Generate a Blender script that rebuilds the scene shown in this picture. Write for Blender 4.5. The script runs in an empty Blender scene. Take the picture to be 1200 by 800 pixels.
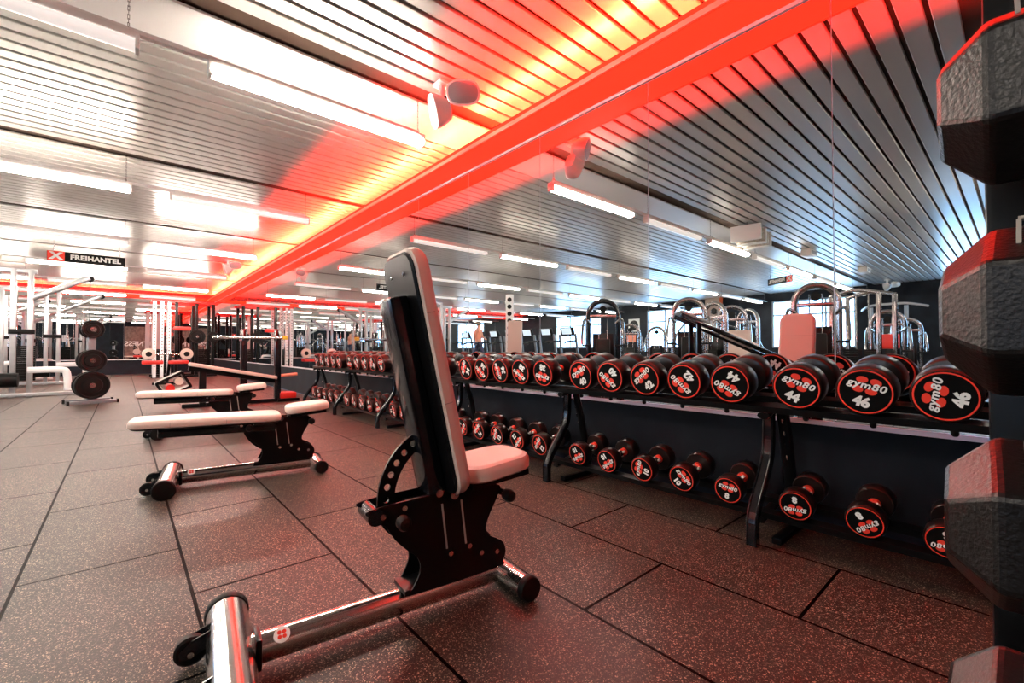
import bpy, bmesh, math, random
from mathutils import Vector, Matrix, Euler
random.seed(7)
R = math.radians
PI = math.pi
scene = bpy.context.scene
col = scene.collection

# ------------------------------------------------------------------ dimensions (metres)
WX = 2.70          # mirror wall
FY = 21.0          # far wall
LX = -13.3         # window wall
BY = -3.4          # wall behind the viewer
HC = 3.02          # ceiling
BEAM = 2.753       # underside of the red light beam
LEDGE = 0.513      # foot of the mirrors
EYE = 0.893

# ------------------------------------------------------------------ materials
def mat(name, base, rough=0.5, metal=0.0, emit=None, strength=0.0, spec=None, coat=0.0):
    m = bpy.data.materials.new(name)
    m.use_nodes = True
    b = m.node_tree.nodes['Principled BSDF']
    b.inputs['Base Color'].default_value = (*base, 1)
    b.inputs['Roughness'].default_value = rough
    b.inputs['Metallic'].default_value = metal
    if spec is not None:
        b.inputs['Specular IOR Level'].default_value = spec
    if coat:
        b.inputs['Coat Weight'].default_value = coat
        b.inputs['Coat Roughness'].default_value = 0.1
    if emit:
        b.inputs['Emission Color'].default_value = (*emit, 1)
        b.inputs['Emission Strength'].default_value = strength
    return m

def bumpy(m, scale, strength, dist=0.002, detail=3):
    nt = m.node_tree
    b = nt.nodes['Principled BSDF']
    tc = nt.nodes.new('ShaderNodeTexCoord')
    n = nt.nodes.new('ShaderNodeTexNoise')
    n.inputs['Scale'].default_value = scale
    n.inputs['Detail'].default_value = detail
    bp = nt.nodes.new('ShaderNodeBump')
    bp.inputs['Strength'].default_value = strength
    bp.inputs['Distance'].default_value = dist
    nt.links.new(tc.outputs['Object'], n.inputs['Vector'])
    nt.links.new(n.outputs['Fac'], bp.inputs['Height'])
    nt.links.new(bp.outputs['Normal'], b.inputs['Normal'])
    return m

def mottled(m, c1, c2, scale, lo=0.35, hi=0.65, detail=5):
    nt = m.node_tree
    b = nt.nodes['Principled BSDF']
    tc = nt.nodes.new('ShaderNodeTexCoord')
    n = nt.nodes.new('ShaderNodeTexNoise')
    n.inputs['Scale'].default_value = scale
    n.inputs['Detail'].default_value = detail
    cr = nt.nodes.new('ShaderNodeValToRGB')
    cr.color_ramp.elements[0].position = lo
    cr.color_ramp.elements[0].color = (*c1, 1)
    cr.color_ramp.elements[1].position = hi
    cr.color_ramp.elements[1].color = (*c2, 1)
    nt.links.new(tc.outputs['Object'], n.inputs['Vector'])
    nt.links.new(n.outputs['Fac'], cr.inputs['Fac'])
    nt.links.new(cr.outputs['Color'], b.inputs['Base Color'])
    return m

M = {}
M['slat'] = mat('aluminium_slat', (0.55, 0.515, 0.48), 0.30, 0.45)
M['board'] = mat('white_ceiling_board', (0.85, 0.83, 0.80), 0.35, 0.2)
M['void'] = mat('dark_ceiling_void', (0.085, 0.048, 0.030), 0.8)
M['red_beam'] = mat('red_beam_glow', (0.75, 0.030, 0.012), 0.55, emit=(1.0, 0.019, 0.006), strength=2.4, spec=0.08)  # beam faces glow on their own, raised to spill red onto the dumbbells
M['beam_lip'] = mat('pale_beam_lip', (0.85, 0.45, 0.30), 0.4)
M['led'] = mat('red_led_strip', (0.9, 0.2, 0.1), 0.5, emit=(1.0, 0.015, 0.005), strength=4600.0)
M['tube'] = mat('lit_fluorescent_tube', (1, 1, 1), 0.4, emit=(1.0, 0.90, 0.78), strength=150.0)
M['tube_off'] = mat('dimmed_fluorescent_tube', (0.9, 0.88, 0.86), 0.25, emit=(1.0, 0.90, 0.84), strength=0.7)
M['housing'] = mat('white_enamel', (0.86, 0.84, 0.81), 0.35)
M['mirror'] = mat('mirror_glass', (0.86, 0.89, 0.88), 0.0, 1.0)
M['alu'] = mat('aluminium', (0.82, 0.80, 0.84), 0.3, 1.0)
M['alu_white'] = mat('pale_aluminium_edge', (0.85, 0.78, 0.82), 0.35, 0.3)
M['navy'] = mottled(mat('dark_navy_wall_paint', (0.012, 0.018, 0.028), 0.6, spec=0.12), (0.004, 0.006, 0.010), (0.008, 0.012, 0.018), 3)
M['chrome'] = mat('brushed_steel', (0.72, 0.70, 0.68), 0.17, 1.0)
M['bright'] = mat('polished_steel', (0.85, 0.85, 0.85), 0.08, 1.0)
M['black'] = mat('black_powder_coat', (0.003, 0.003, 0.0035), 0.30, spec=0.15)
M['gloss'] = mat('black_gloss_steel', (0.005, 0.006, 0.008), 0.13, spec=0.5)
M['plastic'] = mat('black_plastic', (0.004, 0.004, 0.004), 0.46, spec=0.14)
M['cream'] = bumpy(mat('cream_leatherette', (0.66, 0.52, 0.46), 0.42), 90, 0.12)
M['urethane'] = mat('black_urethane', (0.006, 0.0028, 0.0026), 0.28, spec=0.36)
M['face'] = mat('matt_black_face', (0.003, 0.003, 0.003), 0.6, spec=0.06)
M['hexrubber'] = bumpy(mat('black_hex_rubber', (0.006, 0.005, 0.005), 0.32, spec=0.22), 260, 0.35, 0.0022, 4)
M['red'] = mat('red_print', (0.85, 0.045, 0.022), 0.4)
M['redpaint'] = mat('red_gym_paint', (0.70, 0.025, 0.018), 0.35)
M['white'] = mat('white_print', (0.88, 0.88, 0.86), 0.45)
M['whitepaint'] = mat('white_gym_paint', (0.82, 0.83, 0.84), 0.3)
M['silver'] = mat('silver_gym_paint', (0.50, 0.51, 0.53), 0.32, 0.7)
M['steelblue'] = mat('grey_gym_paint', (0.16, 0.18, 0.20), 0.35, 0.3)
M['grille'] = bumpy(mat('grey_speaker_mesh', (0.30, 0.30, 0.31), 0.5), 500, 0.5)
M['orange'] = mat('orange_padding', (0.85, 0.30, 0.20), 0.45)
M['yellow'] = mat('yellow_plastic', (0.85, 0.55, 0.04), 0.4)
M['screen'] = mat('lit_console_screen', (0.3, 0.35, 0.4), 0.2, emit=(0.75, 0.88, 1.0), strength=0.9)
M['skin'] = mat('skin', (0.72, 0.36, 0.26), 0.5)
M['hair'] = mat('brown_hair', (0.05, 0.03, 0.02), 0.6)
M['shirt'] = mat('coral_shirt', (0.80, 0.30, 0.20), 0.8)
M['denim'] = mat('dark_blue_leggings', (0.02, 0.03, 0.07), 0.8)
M['daylight'] = mat('daylit_frosted_glass', (0.8, 0.85, 0.9), 0.3, emit=(0.30, 0.60, 1.0), strength=11.0)
M['frame'] = mat('window_frame_grey', (0.30, 0.36, 0.42), 0.4)
M['ducting'] = mottled(mat('brown_heater_grille', (0.3, 0.22, 0.15), 0.5), (0.12, 0.09, 0.06), (0.42, 0.33, 0.25), 30)
M['wood'] = mottled(mat('brown_wall_cladding', (0.2, 0.12, 0.1), 0.6), (0.13, 0.07, 0.055), (0.25, 0.16, 0.13), 6)
M['whitelabel'] = mat('aged_label', (0.33, 0.30, 0.27), 0.5, 0.2)

def floor_material():
    m = bpy.data.materials.new('speckled_rubber_tiles'); m.use_nodes = True
    nt = m.node_tree; N = nt.nodes; L = nt.links
    b = N['Principled BSDF']
    tc = N.new('ShaderNodeTexCoord')
    mp = N.new('ShaderNodeMapping')
    mp.inputs['Rotation'].default_value = (0, 0, R(90))
    sep = N.new('ShaderNodeSeparateXYZ'); com = N.new('ShaderNodeCombineXYZ')
    L.new(tc.outputs['Object'], sep.inputs[0])
    ax = N.new('ShaderNodeMath'); ax.operation = 'ADD'; ax.inputs[1].default_value = 50.30
    ay = N.new('ShaderNodeMath'); ay.operation = 'ADD'; ay.inputs[1].default_value = 50.0
    L.new(sep.outputs['X'], ax.inputs[0]); L.new(sep.outputs['Y'], ay.inputs[0])
    L.new(ay.outputs[0], com.inputs['X']); L.new(ax.outputs[0], com.inputs['Y'])
    br = N.new('ShaderNodeTexBrick')
    br.offset = 0.5; br.offset_frequency = 2; br.squash = 1.0
    br.inputs['Scale'].default_value = 1.0
    br.inputs['Brick Width'].default_value = 1.0
    br.inputs['Row Height'].default_value = 0.5
    br.inputs['Mortar Size'].default_value = 0.006
    br.inputs['Mortar Smooth'].default_value = 0.15
    br.inputs['Color1'].default_value = (1, 1, 1, 1)
    br.inputs['Color2'].default_value = (0.78, 0.78, 0.78, 1)
    br.inputs['Mortar'].default_value = (0.01, 0.01, 0.01, 1)
    L.new(com.outputs[0], br.inputs['Vector'])
    # granules
    v = N.new('ShaderNodeTexVoronoi'); v.inputs['Scale'].default_value = 340.0
    L.new(tc.outputs['Object'], v.inputs['Vector'])
    bw = N.new('ShaderNodeSeparateColor'); L.new(v.outputs['Color'], bw.inputs[0])
    cr = N.new('ShaderNodeValToRGB')
    e = cr.color_ramp.elements
    e[0].position = 0.0; e[0].color = (0.010, 0.007, 0.006, 1)
    e[1].position = 1.0; e[1].color = (0.50, 0.37, 0.26, 1)
    x = e.new(0.50); x.color = (0.008, 0.006, 0.005, 1)
    x = e.new(0.72); x.color = (0.022, 0.018, 0.015, 1)
    x = e.new(0.90); x.color = (0.105, 0.082, 0.064, 1)
    L.new(bw.outputs[0], cr.inputs['Fac'])
    n = N.new('ShaderNodeTexNoise'); n.inputs['Scale'].default_value = 0.9; n.inputs['Detail'].default_value = 3
    L.new(tc.outputs['Object'], n.inputs['Vector'])
    nr = N.new('ShaderNodeMapRange'); nr.inputs['From Min'].default_value = 0.3; nr.inputs['From Max'].default_value = 0.7
    nr.inputs['To Min'].default_value = 0.75; nr.inputs['To Max'].default_value = 1.25
    L.new(n.outputs['Fac'], nr.inputs['Value'])
    m1 = N.new('ShaderNodeMix'); m1.data_type = 'RGBA'; m1.blend_type = 'MULTIPLY'; m1.inputs['Factor'].default_value = 1
    L.new(cr.outputs['Color'], m1.inputs['A']); L.new(br.outputs['Color'], m1.inputs['B'])
    m2 = N.new('ShaderNodeMix'); m2.data_type = 'RGBA'; m2.blend_type = 'MULTIPLY'; m2.inputs['Factor'].default_value = 1
    L.new(m1.outputs['Result'], m2.inputs['A']); L.new(nr.outputs['Result'], m2.inputs['B'])
    L.new(m2.outputs['Result'], b.inputs['Base Color'])
    b.inputs['Roughness'].default_value = 0.48
    sp = N.new('ShaderNodeMapRange'); sp.inputs['To Min'].default_value = 0.28; sp.inputs['To Max'].default_value = 0.02
    L.new(br.outputs['Fac'], sp.inputs['Value']); L.new(sp.outputs['Result'], b.inputs['Specular IOR Level'])
    bp = N.new('ShaderNodeBump'); bp.inputs['Strength'].default_value = 0.35; bp.inputs['Distance'].default_value = 0.002
    L.new(bw.outputs[1], bp.inputs['Height'])
    bp2 = N.new('ShaderNodeBump'); bp2.inputs['Strength'].default_value = 0.8; bp2.inputs['Distance'].default_value = 0.008; bp2.invert = True
    L.new(br.outputs['Fac'], bp2.inputs['Height']); L.new(bp.outputs['Normal'], bp2.inputs['Normal'])
    L.new(bp2.outputs['Normal'], b.inputs['Normal'])
    return m
M['floor'] = floor_material()

def brick_material():
    m = bpy.data.materials.new('orange_brickwork'); m.use_nodes = True
    nt = m.node_tree
    b = nt.nodes['Principled BSDF']
    tc = nt.nodes.new('ShaderNodeTexCoord'); mp = nt.nodes.new('ShaderNodeMapping')
    mp.inputs['Rotation'].default_value = (R(90), 0, R(90))
    br = nt.nodes.new('ShaderNodeTexBrick'); br.inputs['Scale'].default_value = 4
    br.inputs['Color1'].default_value = (0.70, 0.12, 0.03, 1); br.inputs['Color2'].default_value = (0.50, 0.08, 0.02, 1)
    br.inputs['Mortar'].default_value = (0.3, 0.22, 0.18, 1)
    nt.links.new(tc.outputs['Object'], mp.inputs['Vector']); nt.links.new(mp.outputs['Vector'], br.inputs['Vector'])
    nt.links.new(br.outputs['Color'], b.inputs['Base Color'])
    return m
M['brick'] = brick_material()

# ------------------------------------------------------------------ mesh helpers
class MB:
    """collects shapes, links them as ONE mesh object"""
    def __init__(s):
        s.bm = bmesh.new(); s.mats = []; s.cur = 0
    def use(s, m):
        if m not in s.mats: s.mats.append(m)
        s.cur = s.mats.index(m); return s
    def _done(s, verts, T=None, smooth=False):
        if T is not None: bmesh.ops.transform(s.bm, matrix=T, verts=verts)
        fs = set()
        for v in verts: fs.update(v.link_faces)
        for f in fs:
            f.material_index = s.cur; f.smooth = smooth
        return s
    def box(s, c, d, rot=None, bevel=0.0, seg=2):
        T = Matrix.Translation(c)
        if rot is not None: T = T @ (rot.to_4x4() if isinstance(rot, Matrix) else Euler(rot).to_matrix().to_4x4())
        T = T @ Matrix.Diagonal((d[0], d[1], d[2], 1))
        r = bmesh.ops.create_cube(s.bm, size=1.0)
        vs = r['verts']
        bmesh.ops.transform(s.bm, matrix=T, verts=vs)
        if bevel > 0:
            es = set()
            for v in vs: es.update(v.link_edges)
            g = bmesh.ops.bevel(s.bm, geom=list(es), offset=bevel, segments=seg, affect='EDGES', profile=0.6)
            vs = [v for v in set(v for f in g['faces'] for v in f.verts)]
            seen = set(vs); st = list(vs)
            while st:
                a = st.pop()
                for e in a.link_edges:
                    o = e.other_vert(a)
                    if o not in seen: seen.add(o); st.append(o)
            vs = list(seen)
        return s._done(vs, None, bevel > 0)
    def ring_loft(s, rings, cap=True, smooth=True, closed=False):
        vr = [[s.bm.verts.new(p) for p in r] for r in rings]
        n = len(vr[0]); fs = []
        pairs = list(zip(vr, vr[1:])) + ([(vr[-1], vr[0])] if closed else [])
        for a, b in pairs:
            for i in range(n):
                j = (i + 1) % n
                f = s.bm.faces.new((a[i], a[j], b[j], b[i])); f.smooth = smooth; f.material_index = s.cur; fs.append(f)
        if cap and not closed:
            for r, rev in ((vr[0], True), (vr[-1], False)):
                f = s.bm.faces.new(list(reversed(r)) if rev else r); f.smooth = False; f.material_index = s.cur; fs.append(f)
        return s
    def cyl(s, p0, p1, r, r2=None, seg=20, smooth=True, cap=True):
        p0 = Vector(p0); p1 = Vector(p1); r2 = r if r2 is None else r2
        d = (p1 - p0).normalized()
        q = d.to_track_quat('Z', 'Y').to_matrix()
        rings = []
        for p, rr in ((p0, r), (p1, r2)):
            rings.append([p + q @ Vector((rr * math.cos(2 * PI * i / seg), rr * math.sin(2 * PI * i / seg), 0)) for i in range(seg)])
        return s.ring_loft(rings, cap, smooth)
    def lathe(s, prof, p0, axis, seg=28, cap=True, closed=False):
        """prof: (distance along axis, radius)"""
        p0 = Vector(p0); d = Vector(axis).normalized()
        q = d.to_track_quat('Z', 'Y').to_matrix()
        rings = [[p0 + d * t + q @ Vector((r * math.cos(2 * PI * i / seg), r * math.sin(2 * PI * i / seg), 0)) for i in range(seg)] for t, r in prof]
        return s.ring_loft(rings, cap, True, closed)
    def tube(s, pts, r, seg=10, closed=False, flat=None):
        """round (or elliptical: flat=(a,b)) bar along a path"""
        pts = [Vector(p) for p in pts]; n = len(pts); rings = []
        prevx = None
        for i, p in enumerate(pts):
            if closed: t = (pts[(i + 1) % n] - pts[i - 1]).normalized()
            elif i == 0: t = (pts[1] - pts[0]).normalized()
            elif i == n - 1: t = (pts[-1] - pts[-2]).normalized()
            else:
                t = ((pts[i + 1] - p).normalized() + (p - pts[i - 1]).normalized()).normalized()
            if prevx is None:
                up = Vector((0, 0, 1)) if abs(t.z) < 0.9 else Vector((0, 1, 0))
                x = up.cross(t).normalized()
            else:
                x = (prevx - t * prevx.dot(t)).normalized()
            y = t.cross(x); prevx = x
            a, b = flat if flat else (r, r)
            rings.append([p + x * (a * math.cos(2 * PI * k / seg)) + y * (b * math.sin(2 * PI * k / seg)) for k in range(seg)])
        return s.ring_loft(rings, not closed, True, closed)
    def prism(s, poly, th, T, smooth=False):
        """2D outline (u,v) extruded +-th/2 along w, through matrix T; holes not supported"""
        a = [s.bm.verts.new(T @ Vector((u, v, -th / 2))) for u, v in poly]
        b = [s.bm.verts.new(T @ Vector((u, v, th / 2))) for u, v in poly]
        n = len(poly)
        fs = [s.bm.faces.new(list(reversed(a))), s.bm.faces.new(b)]
        for i in range(n):
            j = (i + 1) % n
            f = s.bm.faces.new((a[i], a[j], b[j], b[i])); f.smooth = smooth; fs.append(f)
        for f in fs: f.material_index = s.cur
        return s
    def mesh(s, me, T):
        """append an existing mesh"""
        n0 = len(s.bm.verts); f0 = len(s.bm.faces)
        s.bm.from_mesh(me)
        s.bm.verts.ensure_lookup_table(); s.bm.faces.ensure_lookup_table()
        vs = s.bm.verts[n0:]
        bmesh.ops.transform(s.bm, matrix=T, verts=vs)
        for f in s.bm.faces[f0:]: f.material_index = s.cur
        return s
    def build(s, name, m=None, parent=None, bevel=0.0, auto=None):
        if m is not None and not s.mats: s.mats = [m]
        bmesh.ops.recalc_face_normals(s.bm, faces=s.bm.faces)
        for e in s.bm.edges:
            if len(e.link_faces) == 2 and e.calc_face_angle(0) > R(38): e.smooth = False
        me = bpy.data.meshes.new(name); s.bm.to_mesh(me); s.bm.free()
        for q in s.mats: me.materials.append(q)
        o = bpy.data.objects.new(name, me); col.objects.link(o)
        if parent is not None: o.parent = parent
        if bevel:
            md = o.modifiers.new('edge', 'BEVEL'); md.width = bevel; md.segments = 2; md.limit_method = 'ANGLE'; md.angle_limit = R(40)
        return o

def part(name, m, parent): 
    b = MB(); b.use(m); b._n = name; b._p = parent
    return b

def tag(o, label=None, cat=None, group=None, kind=None):
    if label: o['label'] = label
    if cat: o['category'] = cat
    if group: o['group'] = group
    if kind: o['kind'] = kind
    return o

def thing(name, label, cat, loc=(0, 0, 0), rot=(0, 0, 0), group=None):
    o = bpy.data.objects.new(name, None); col.objects.link(o)
    o.location = loc; o.rotation_euler = rot; o.empty_display_size = 0.1
    return tag(o, label, cat, group)

KIDS = {}
def kids(o):
    return [c for c in bpy.data.objects if c.parent == o]

def copy_tree(o, parent=None, table=None):
    if table is None:
        table = {}
        for c in bpy.data.objects:
            if c.parent: table.setdefault(c.parent.name, []).append(c)
    c = o.copy(); col.objects.link(c)
    if parent is not None: c.parent = parent
    for ch in table.get(o.name, []): copy_tree(ch, c, table)
    return c

def dup(o, loc, rot, label, group=None):
    c = copy_tree(o); c.location = loc; c.rotation_euler = rot; c['label'] = label
    if group: c['group'] = group
    return c

_font = {}
def text_mesh(txt, size=1.0, extrude=0.0, bold=0.0, shear=0.0, space=1.0):
    k = (txt, size, extrude, bold, shear, space)
    if k in _font: return _font[k]
    c = bpy.data.curves.new('lettering', 'FONT'); c.body = txt; c.size = size; c.extrude = extrude
    c.offset = bold; c.shear = shear; c.align_x = 'CENTER'; c.align_y = 'CENTER'; c.resolution_u = 3; c.space_character = space
    o = bpy.data.objects.new('lettering', c); col.objects.link(o)
    bpy.context.view_layer.update()
    me = bpy.data.meshes.new_from_object(o.evaluated_get(bpy.context.evaluated_depsgraph_get()))
    bpy.data.objects.remove(o); bpy.data.curves.remove(c)
    _font[k] = me
    return me

def arc(c, r, a0, a1, n, plane='xz', off=0.0):
    out = []
    for i in range(n + 1):
        a = a0 + (a1 - a0) * i / n
        u, v = c[0] + r * math.cos(a), c[1] + r * math.sin(a)
        out.append((u, off, v) if plane == 'xz' else (off, u, v) if plane == 'yz' else (u, v, off))
    return out

def smooth_poly(p, n=5):
    """closed Catmull-Rom through 2D points"""
    out = []; L = len(p)
    for i in range(L):
        p0, p1, p2, p3 = p[i - 1], p[i], p[(i + 1) % L], p[(i + 2) % L]
        for k in range(n):
            t = k / n
            out.append(tuple(0.5 * (2 * p1[d] + (p2[d] - p0[d]) * t + (2 * p0[d] - 5 * p1[d] + 4 * p2[d] - p3[d]) * t * t + (3 * p1[d] - p0[d] - 3 * p2[d] + p3[d]) * t ** 3) for d in (0, 1)))
    return out

def smooth_path(p, n=5):
    out = []; L = len(p)
    for i in range(L - 1):
        p0, p1, p2, p3 = p[max(i - 1, 0)], p[i], p[i + 1], p[min(i + 2, L - 1)]
        for k in range(n):
            t = k / n
            out.append(tuple(0.5 * (2 * p1[d] + (p2[d] - p0[d]) * t + (2 * p0[d] - 5 * p1[d] + 4 * p2[d] - p3[d]) * t * t + (3 * p1[d] - p0[d] - 3 * p2[d] + p3[d]) * t ** 3) for d in range(len(p1))))
    out.append(tuple(p[-1])); return out

ORD = ['first', 'second', 'third', 'fourth', 'fifth', 'sixth', 'seventh', 'eighth', 'ninth', 'tenth']
XZ = Matrix(((1, 0, 0, 0), (0, 0, -1, 0), (0, 1, 0, 0), (0, 0, 0, 1)))   # (u,v,w) -> (u,-w,v)
YZ = Matrix(((0, 0, 1, 0), (1, 0, 0, 0), (0, 1, 0, 0), (0, 0, 0, 1)))    # (u,v,w) -> (w,u,v)

# ------------------------------------------------------------------ the room
ROWS = [3.35, 6.45, 9.70, 12.95, 16.20, 19.30, 0.15]  # last row is an unseen extra, added to lift the ceiling in the mirror
def room():
    b = MB(); b.use(M['floor'])
    v = [b.bm.verts.new(p) for p in ((LX, BY, 0), (WX, BY, 0), (WX, FY, 0), (LX, FY, 0))]
    b.bm.faces.new(v)
    tag(b.build('floor'), 'speckled black rubber floor tiles in running bond', 'floor', kind='structure')
    # slatted ceiling
    b = MB(); b.use(M['slat'])
    P, G = 0.15, 0.029
    k0 = int(math.floor((BY - 0.07) / P)); k1 = int(math.ceil((FY - 0.07) / P))
    skip = set(int(round((r - 0.075 - 0.07) / P)) for r in ROWS)
    boards = set()
    for r in ROWS[:1]:
        k = int(round((r - 0.075 - 0.07) / P))
        boards |= {k + 1, k + 2, k + 3, k + 4}
    for k in range(k0, k1):
        if k in skip or k in boards: continue
        y0 = 0.07 + k * P + G / 2; y1 = y0 + P - G
        pr = [(y0, HC + 0.022), (y0, HC + 0.005), (y0 + 0.005, HC), (y1 - 0.005, HC), (y1, HC + 0.005), (y1, HC + 0.022)]
        A = [b.bm.verts.new((LX, y, z)) for y, z in pr]; B = [b.bm.verts.new((WX, y, z)) for y, z in pr]
        for i in range(5):
            f = b.bm.faces.new((A[i], A[i + 1], B[i + 1], B[i])); f.material_index = b.cur
    b.use(M['board'])
    ks = sorted(boards)
    y0 = 0.07 + ks[0] * P + 0.02; y1 = 0.07 + (ks[-1] + 1) * P - 0.02
    b.box(((LX + WX) / 2, (y0 + y1) / 2, HC + 0.008), (WX - LX, y1 - y0, 0.016))
    b.use(M['void'])
    b.box(((LX + WX) / 2, (BY + FY) / 2, HC + 0.055), (WX - LX, FY - BY, 0.03))
    tag(b.build('ceiling'), 'pale metal slat ceiling with dark gaps', 'ceiling', kind='structure')
    # walls
    b = MB(); b.use(M['navy'])
    b.box((WX + 0.10, (BY + FY) / 2, (HC + 0.1) / 2), (0.18, FY - BY + 0.4, HC + 0.1))
    tag(b.build('wall_right'), 'dark navy wall behind the dumbbell rack', 'wall', kind='structure')
    b = MB(); b.use(M['navy'])
    b.box(((LX + WX) / 2, FY + 0.10, (HC + 0.1) / 2), (WX - LX, 0.18, HC + 0.1))
    tag(b.build('wall_front'), 'dark far wall below the far mirrors', 'wall', kind='structure')
    b = MB(); b.use(M['navy'])
    b.box(((LX + WX) / 2, BY - 0.09, (HC + 0.1) / 2), (WX - LX, 0.18, HC + 0.1))
    wb = tag(b.build('wall_back'), 'dark wall behind the viewer', 'wall', kind='structure')
    # left wall with three window openings plus an added one
    wins = [(0.15, 1.65), (3.7, 6.3), (8.9, 11.7), (14.4, 17.6)]  # first opening is unseen, added to brighten the mirrored ceiling
    z0, z1 = 0.95, 2.72
    b = MB(); b.use(M['navy'])
    ys = [BY] + [q for w in wins for q in w] + [FY]
    for i in range(0, len(ys), 2):
        b.box((LX - 0.1, (ys[i] + ys[i + 1]) / 2, (HC + 0.1) / 2), (0.2, ys[i + 1] - ys[i], HC + 0.1))
    for a, c in wins:
        b.box((LX - 0.1, (a + c) / 2, z0 / 2), (0.2, c - a, z0))
        b.box((LX - 0.1, (a + c) / 2, (z1 + HC + 0.1) / 2), (0.2, c - a, HC + 0.1 - z1))
    tag(b.build('wall_left'), 'dark wall with bright windows', 'wall', kind='structure')
    for i, (a, c) in enumerate(wins):
        w = MB(); w.use(M['frame'])
        for y in (a + 0.03, (2 * a + c) / 3, (a + 2 * c) / 3, c - 0.03): w.box((LX - 0.05, y, (z0 + z1) / 2), (0.07, 0.06, z1 - z0))
        for z in (z0 + 0.03, z1 - 0.55, z1 - 0.03): w.box((LX - 0.05, (a + c) / 2, z), (0.06, c - a, 0.06))
        wo = tag(w.build('window_%d' % (i + 1)), 'bright daylit window, %s along the left wall' % ORD[i], 'window', kind='structure')
        g = MB(); g.use(M['daylight']); g.box((LX - 0.06, (a + c) / 2, (z0 + z1) / 2), (0.012, c - a - 0.02, z1 - z0 - 0.02))
        g.build('pane', None, wo)
    b = MB(); b.use(M['brick']); b.box((LX + 0.15, 8.45, HC / 2), (0.3, 0.6, HC - 0.002))
    tag(b.build('brick_pillar'), 'orange brick pillar between the windows', 'pillar', kind='structure')
    # cladding and lettering on the wall behind the viewer
    b = MB(); b.use(M['wood'])
    for k in range(4): b.box((0.05 + 0.6 * k + 0.3, BY + 0.012, 1.35), (0.594, 0.024, 2.6))
    cl = tag(b.build('wall_panel'), 'brown cladding panel with white lettering on wall behind the viewer', 'wall panel', kind='structure')
    b = MB(); b.use(M['white'])
    T = Matrix.Translation((0.95, BY + 0.03, 1.3)) @ Matrix(((-1, 0, 0, 0), (0, 0, 1, 0), (0, 1, 0, 0), (0, 0, 0, 1)))
    b.mesh(text_mesh('FITNESS', 0.52, 0.004, 0.012), T)
    b.use(M['red']); b.cyl((2.05, BY + 0.024, 1.3), (2.05, BY + 0.034, 1.3), 0.24, seg=28)
    b.use(M['white']); b.mesh(text_mesh('&', 0.36, 0.004, 0.008), Matrix.Translation((2.05, BY + 0.04, 1.3)) @ Matrix(((-1, 0, 0, 0), (0, 0, 1, 0), (0, 1, 0, 0), (0, 0, 0, 1))))
    b.build('lettering', None, cl)
    # mirrors
    t = thing('wall_mirror', 'tall frameless mirror panels along the right wall above the dumbbell rack', 'mirror', (WX, 8, LEDGE))
    zc = (BEAM - LEDGE) / 2
    ys = [0.62 + 1.05 * k for k in range(-3, 20)]
    ys = [BY + 0.02] + [y for y in ys if BY + 0.1 < y < FY - 0.1] + [FY - 0.02]
    for a, c in zip(ys, ys[1:]):
        part('mirror_panel', M['mirror'], t).box((-0.005, (a + c) / 2 - 8, zc), (0.006, c - a - 0.005, 2 * zc - 0.03)).build('mirror_panel', None, t)
    part('x', M['alu_white'], t).box((-0.0005, (BY + FY) / 2 - 8, zc), (0.002, FY - BY - 0.1, 2 * zc - 0.04)).build('seam_backing', None, t)
    part('x', M['alu_white'], t).box((-0.010, (BY + FY) / 2 - 8, 0.004), (0.018, FY - BY - 0.1, 0.022)).build('bottom_trim', None, t)
    part('x', M['alu_white'], t).box((-0.010, (BY + FY) / 2 - 8, 2 * zc - 0.012), (0.018, FY - BY - 0.1, 0.022)).build('top_trim', None, t)
    t = thing('wall_mirror', 'mirror panels across the far end wall under the red light beam', 'mirror', (0, FY, LEDGE))
    xs = [LX + 0.02] + [1.05 * k for k in range(-12, 3)] + [WX - 0.03]
    for a, c in zip(xs, xs[1:]):
        part('x', M['mirror'], t).box(((a + c) / 2, -0.005, zc), (c - a - 0.005, 0.006, 2 * zc - 0.03)).build('mirror_panel', None, t)
    part('x', M['alu_white'], t).box(((LX + WX) / 2, -0.0005, zc), (WX - LX - 0.1, 0.002, 2 * zc - 0.04)).build('seam_backing', None, t)
    part('x', M['alu_white'], t).box(((LX + WX) / 2, -0.012, 0.004), (WX - LX - 0.1, 0.022, 0.022)).build('bottom_trim', None, t)
    # red light beams
    t = thing('light_beam', 'glowing red cove light beam along the top of the mirror wall', 'light beam', (WX, 8, BEAM))
    Ly = FY - BY - 0.02; cy = (BY + FY) / 2 - 8
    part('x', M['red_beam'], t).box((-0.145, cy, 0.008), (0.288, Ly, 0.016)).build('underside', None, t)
    part('x', M['beam_lip'], t).box((-0.284, cy, 0.018), (0.012, Ly, 0.036)).build('lower_lip', None, t)
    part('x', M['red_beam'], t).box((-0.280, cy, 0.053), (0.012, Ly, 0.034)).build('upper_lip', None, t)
    part('x', M['led'], t).box((-0.075, cy, 0.026), (0.016, Ly, 0.006)).build('led_strip', None, t)
    part('x', M['housing'], t).box((-0.075, cy, 0.0195), (0.022, Ly, 0.007)).build('strip_carrier', None, t)
    t = thing('light_beam', 'glowing red cove light beam across the far end wall', 'light beam', (0, FY, BEAM))
    cx = (LX + WX - 0.29) / 2; Lx = WX - 0.30 - LX
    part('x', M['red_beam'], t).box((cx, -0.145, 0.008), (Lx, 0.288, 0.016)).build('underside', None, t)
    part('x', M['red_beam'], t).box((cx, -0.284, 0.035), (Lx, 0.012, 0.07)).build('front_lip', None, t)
    part('x', M['led'], t).box((cx, -0.075, 0.026), (Lx, 0.016, 0.006)).build('led_strip', None, t)
    part('x', M['housing'], t).box((cx, -0.075, 0.0195), (Lx, 0.022, 0.007)).build('strip_carrier', None, t)
room()

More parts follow.
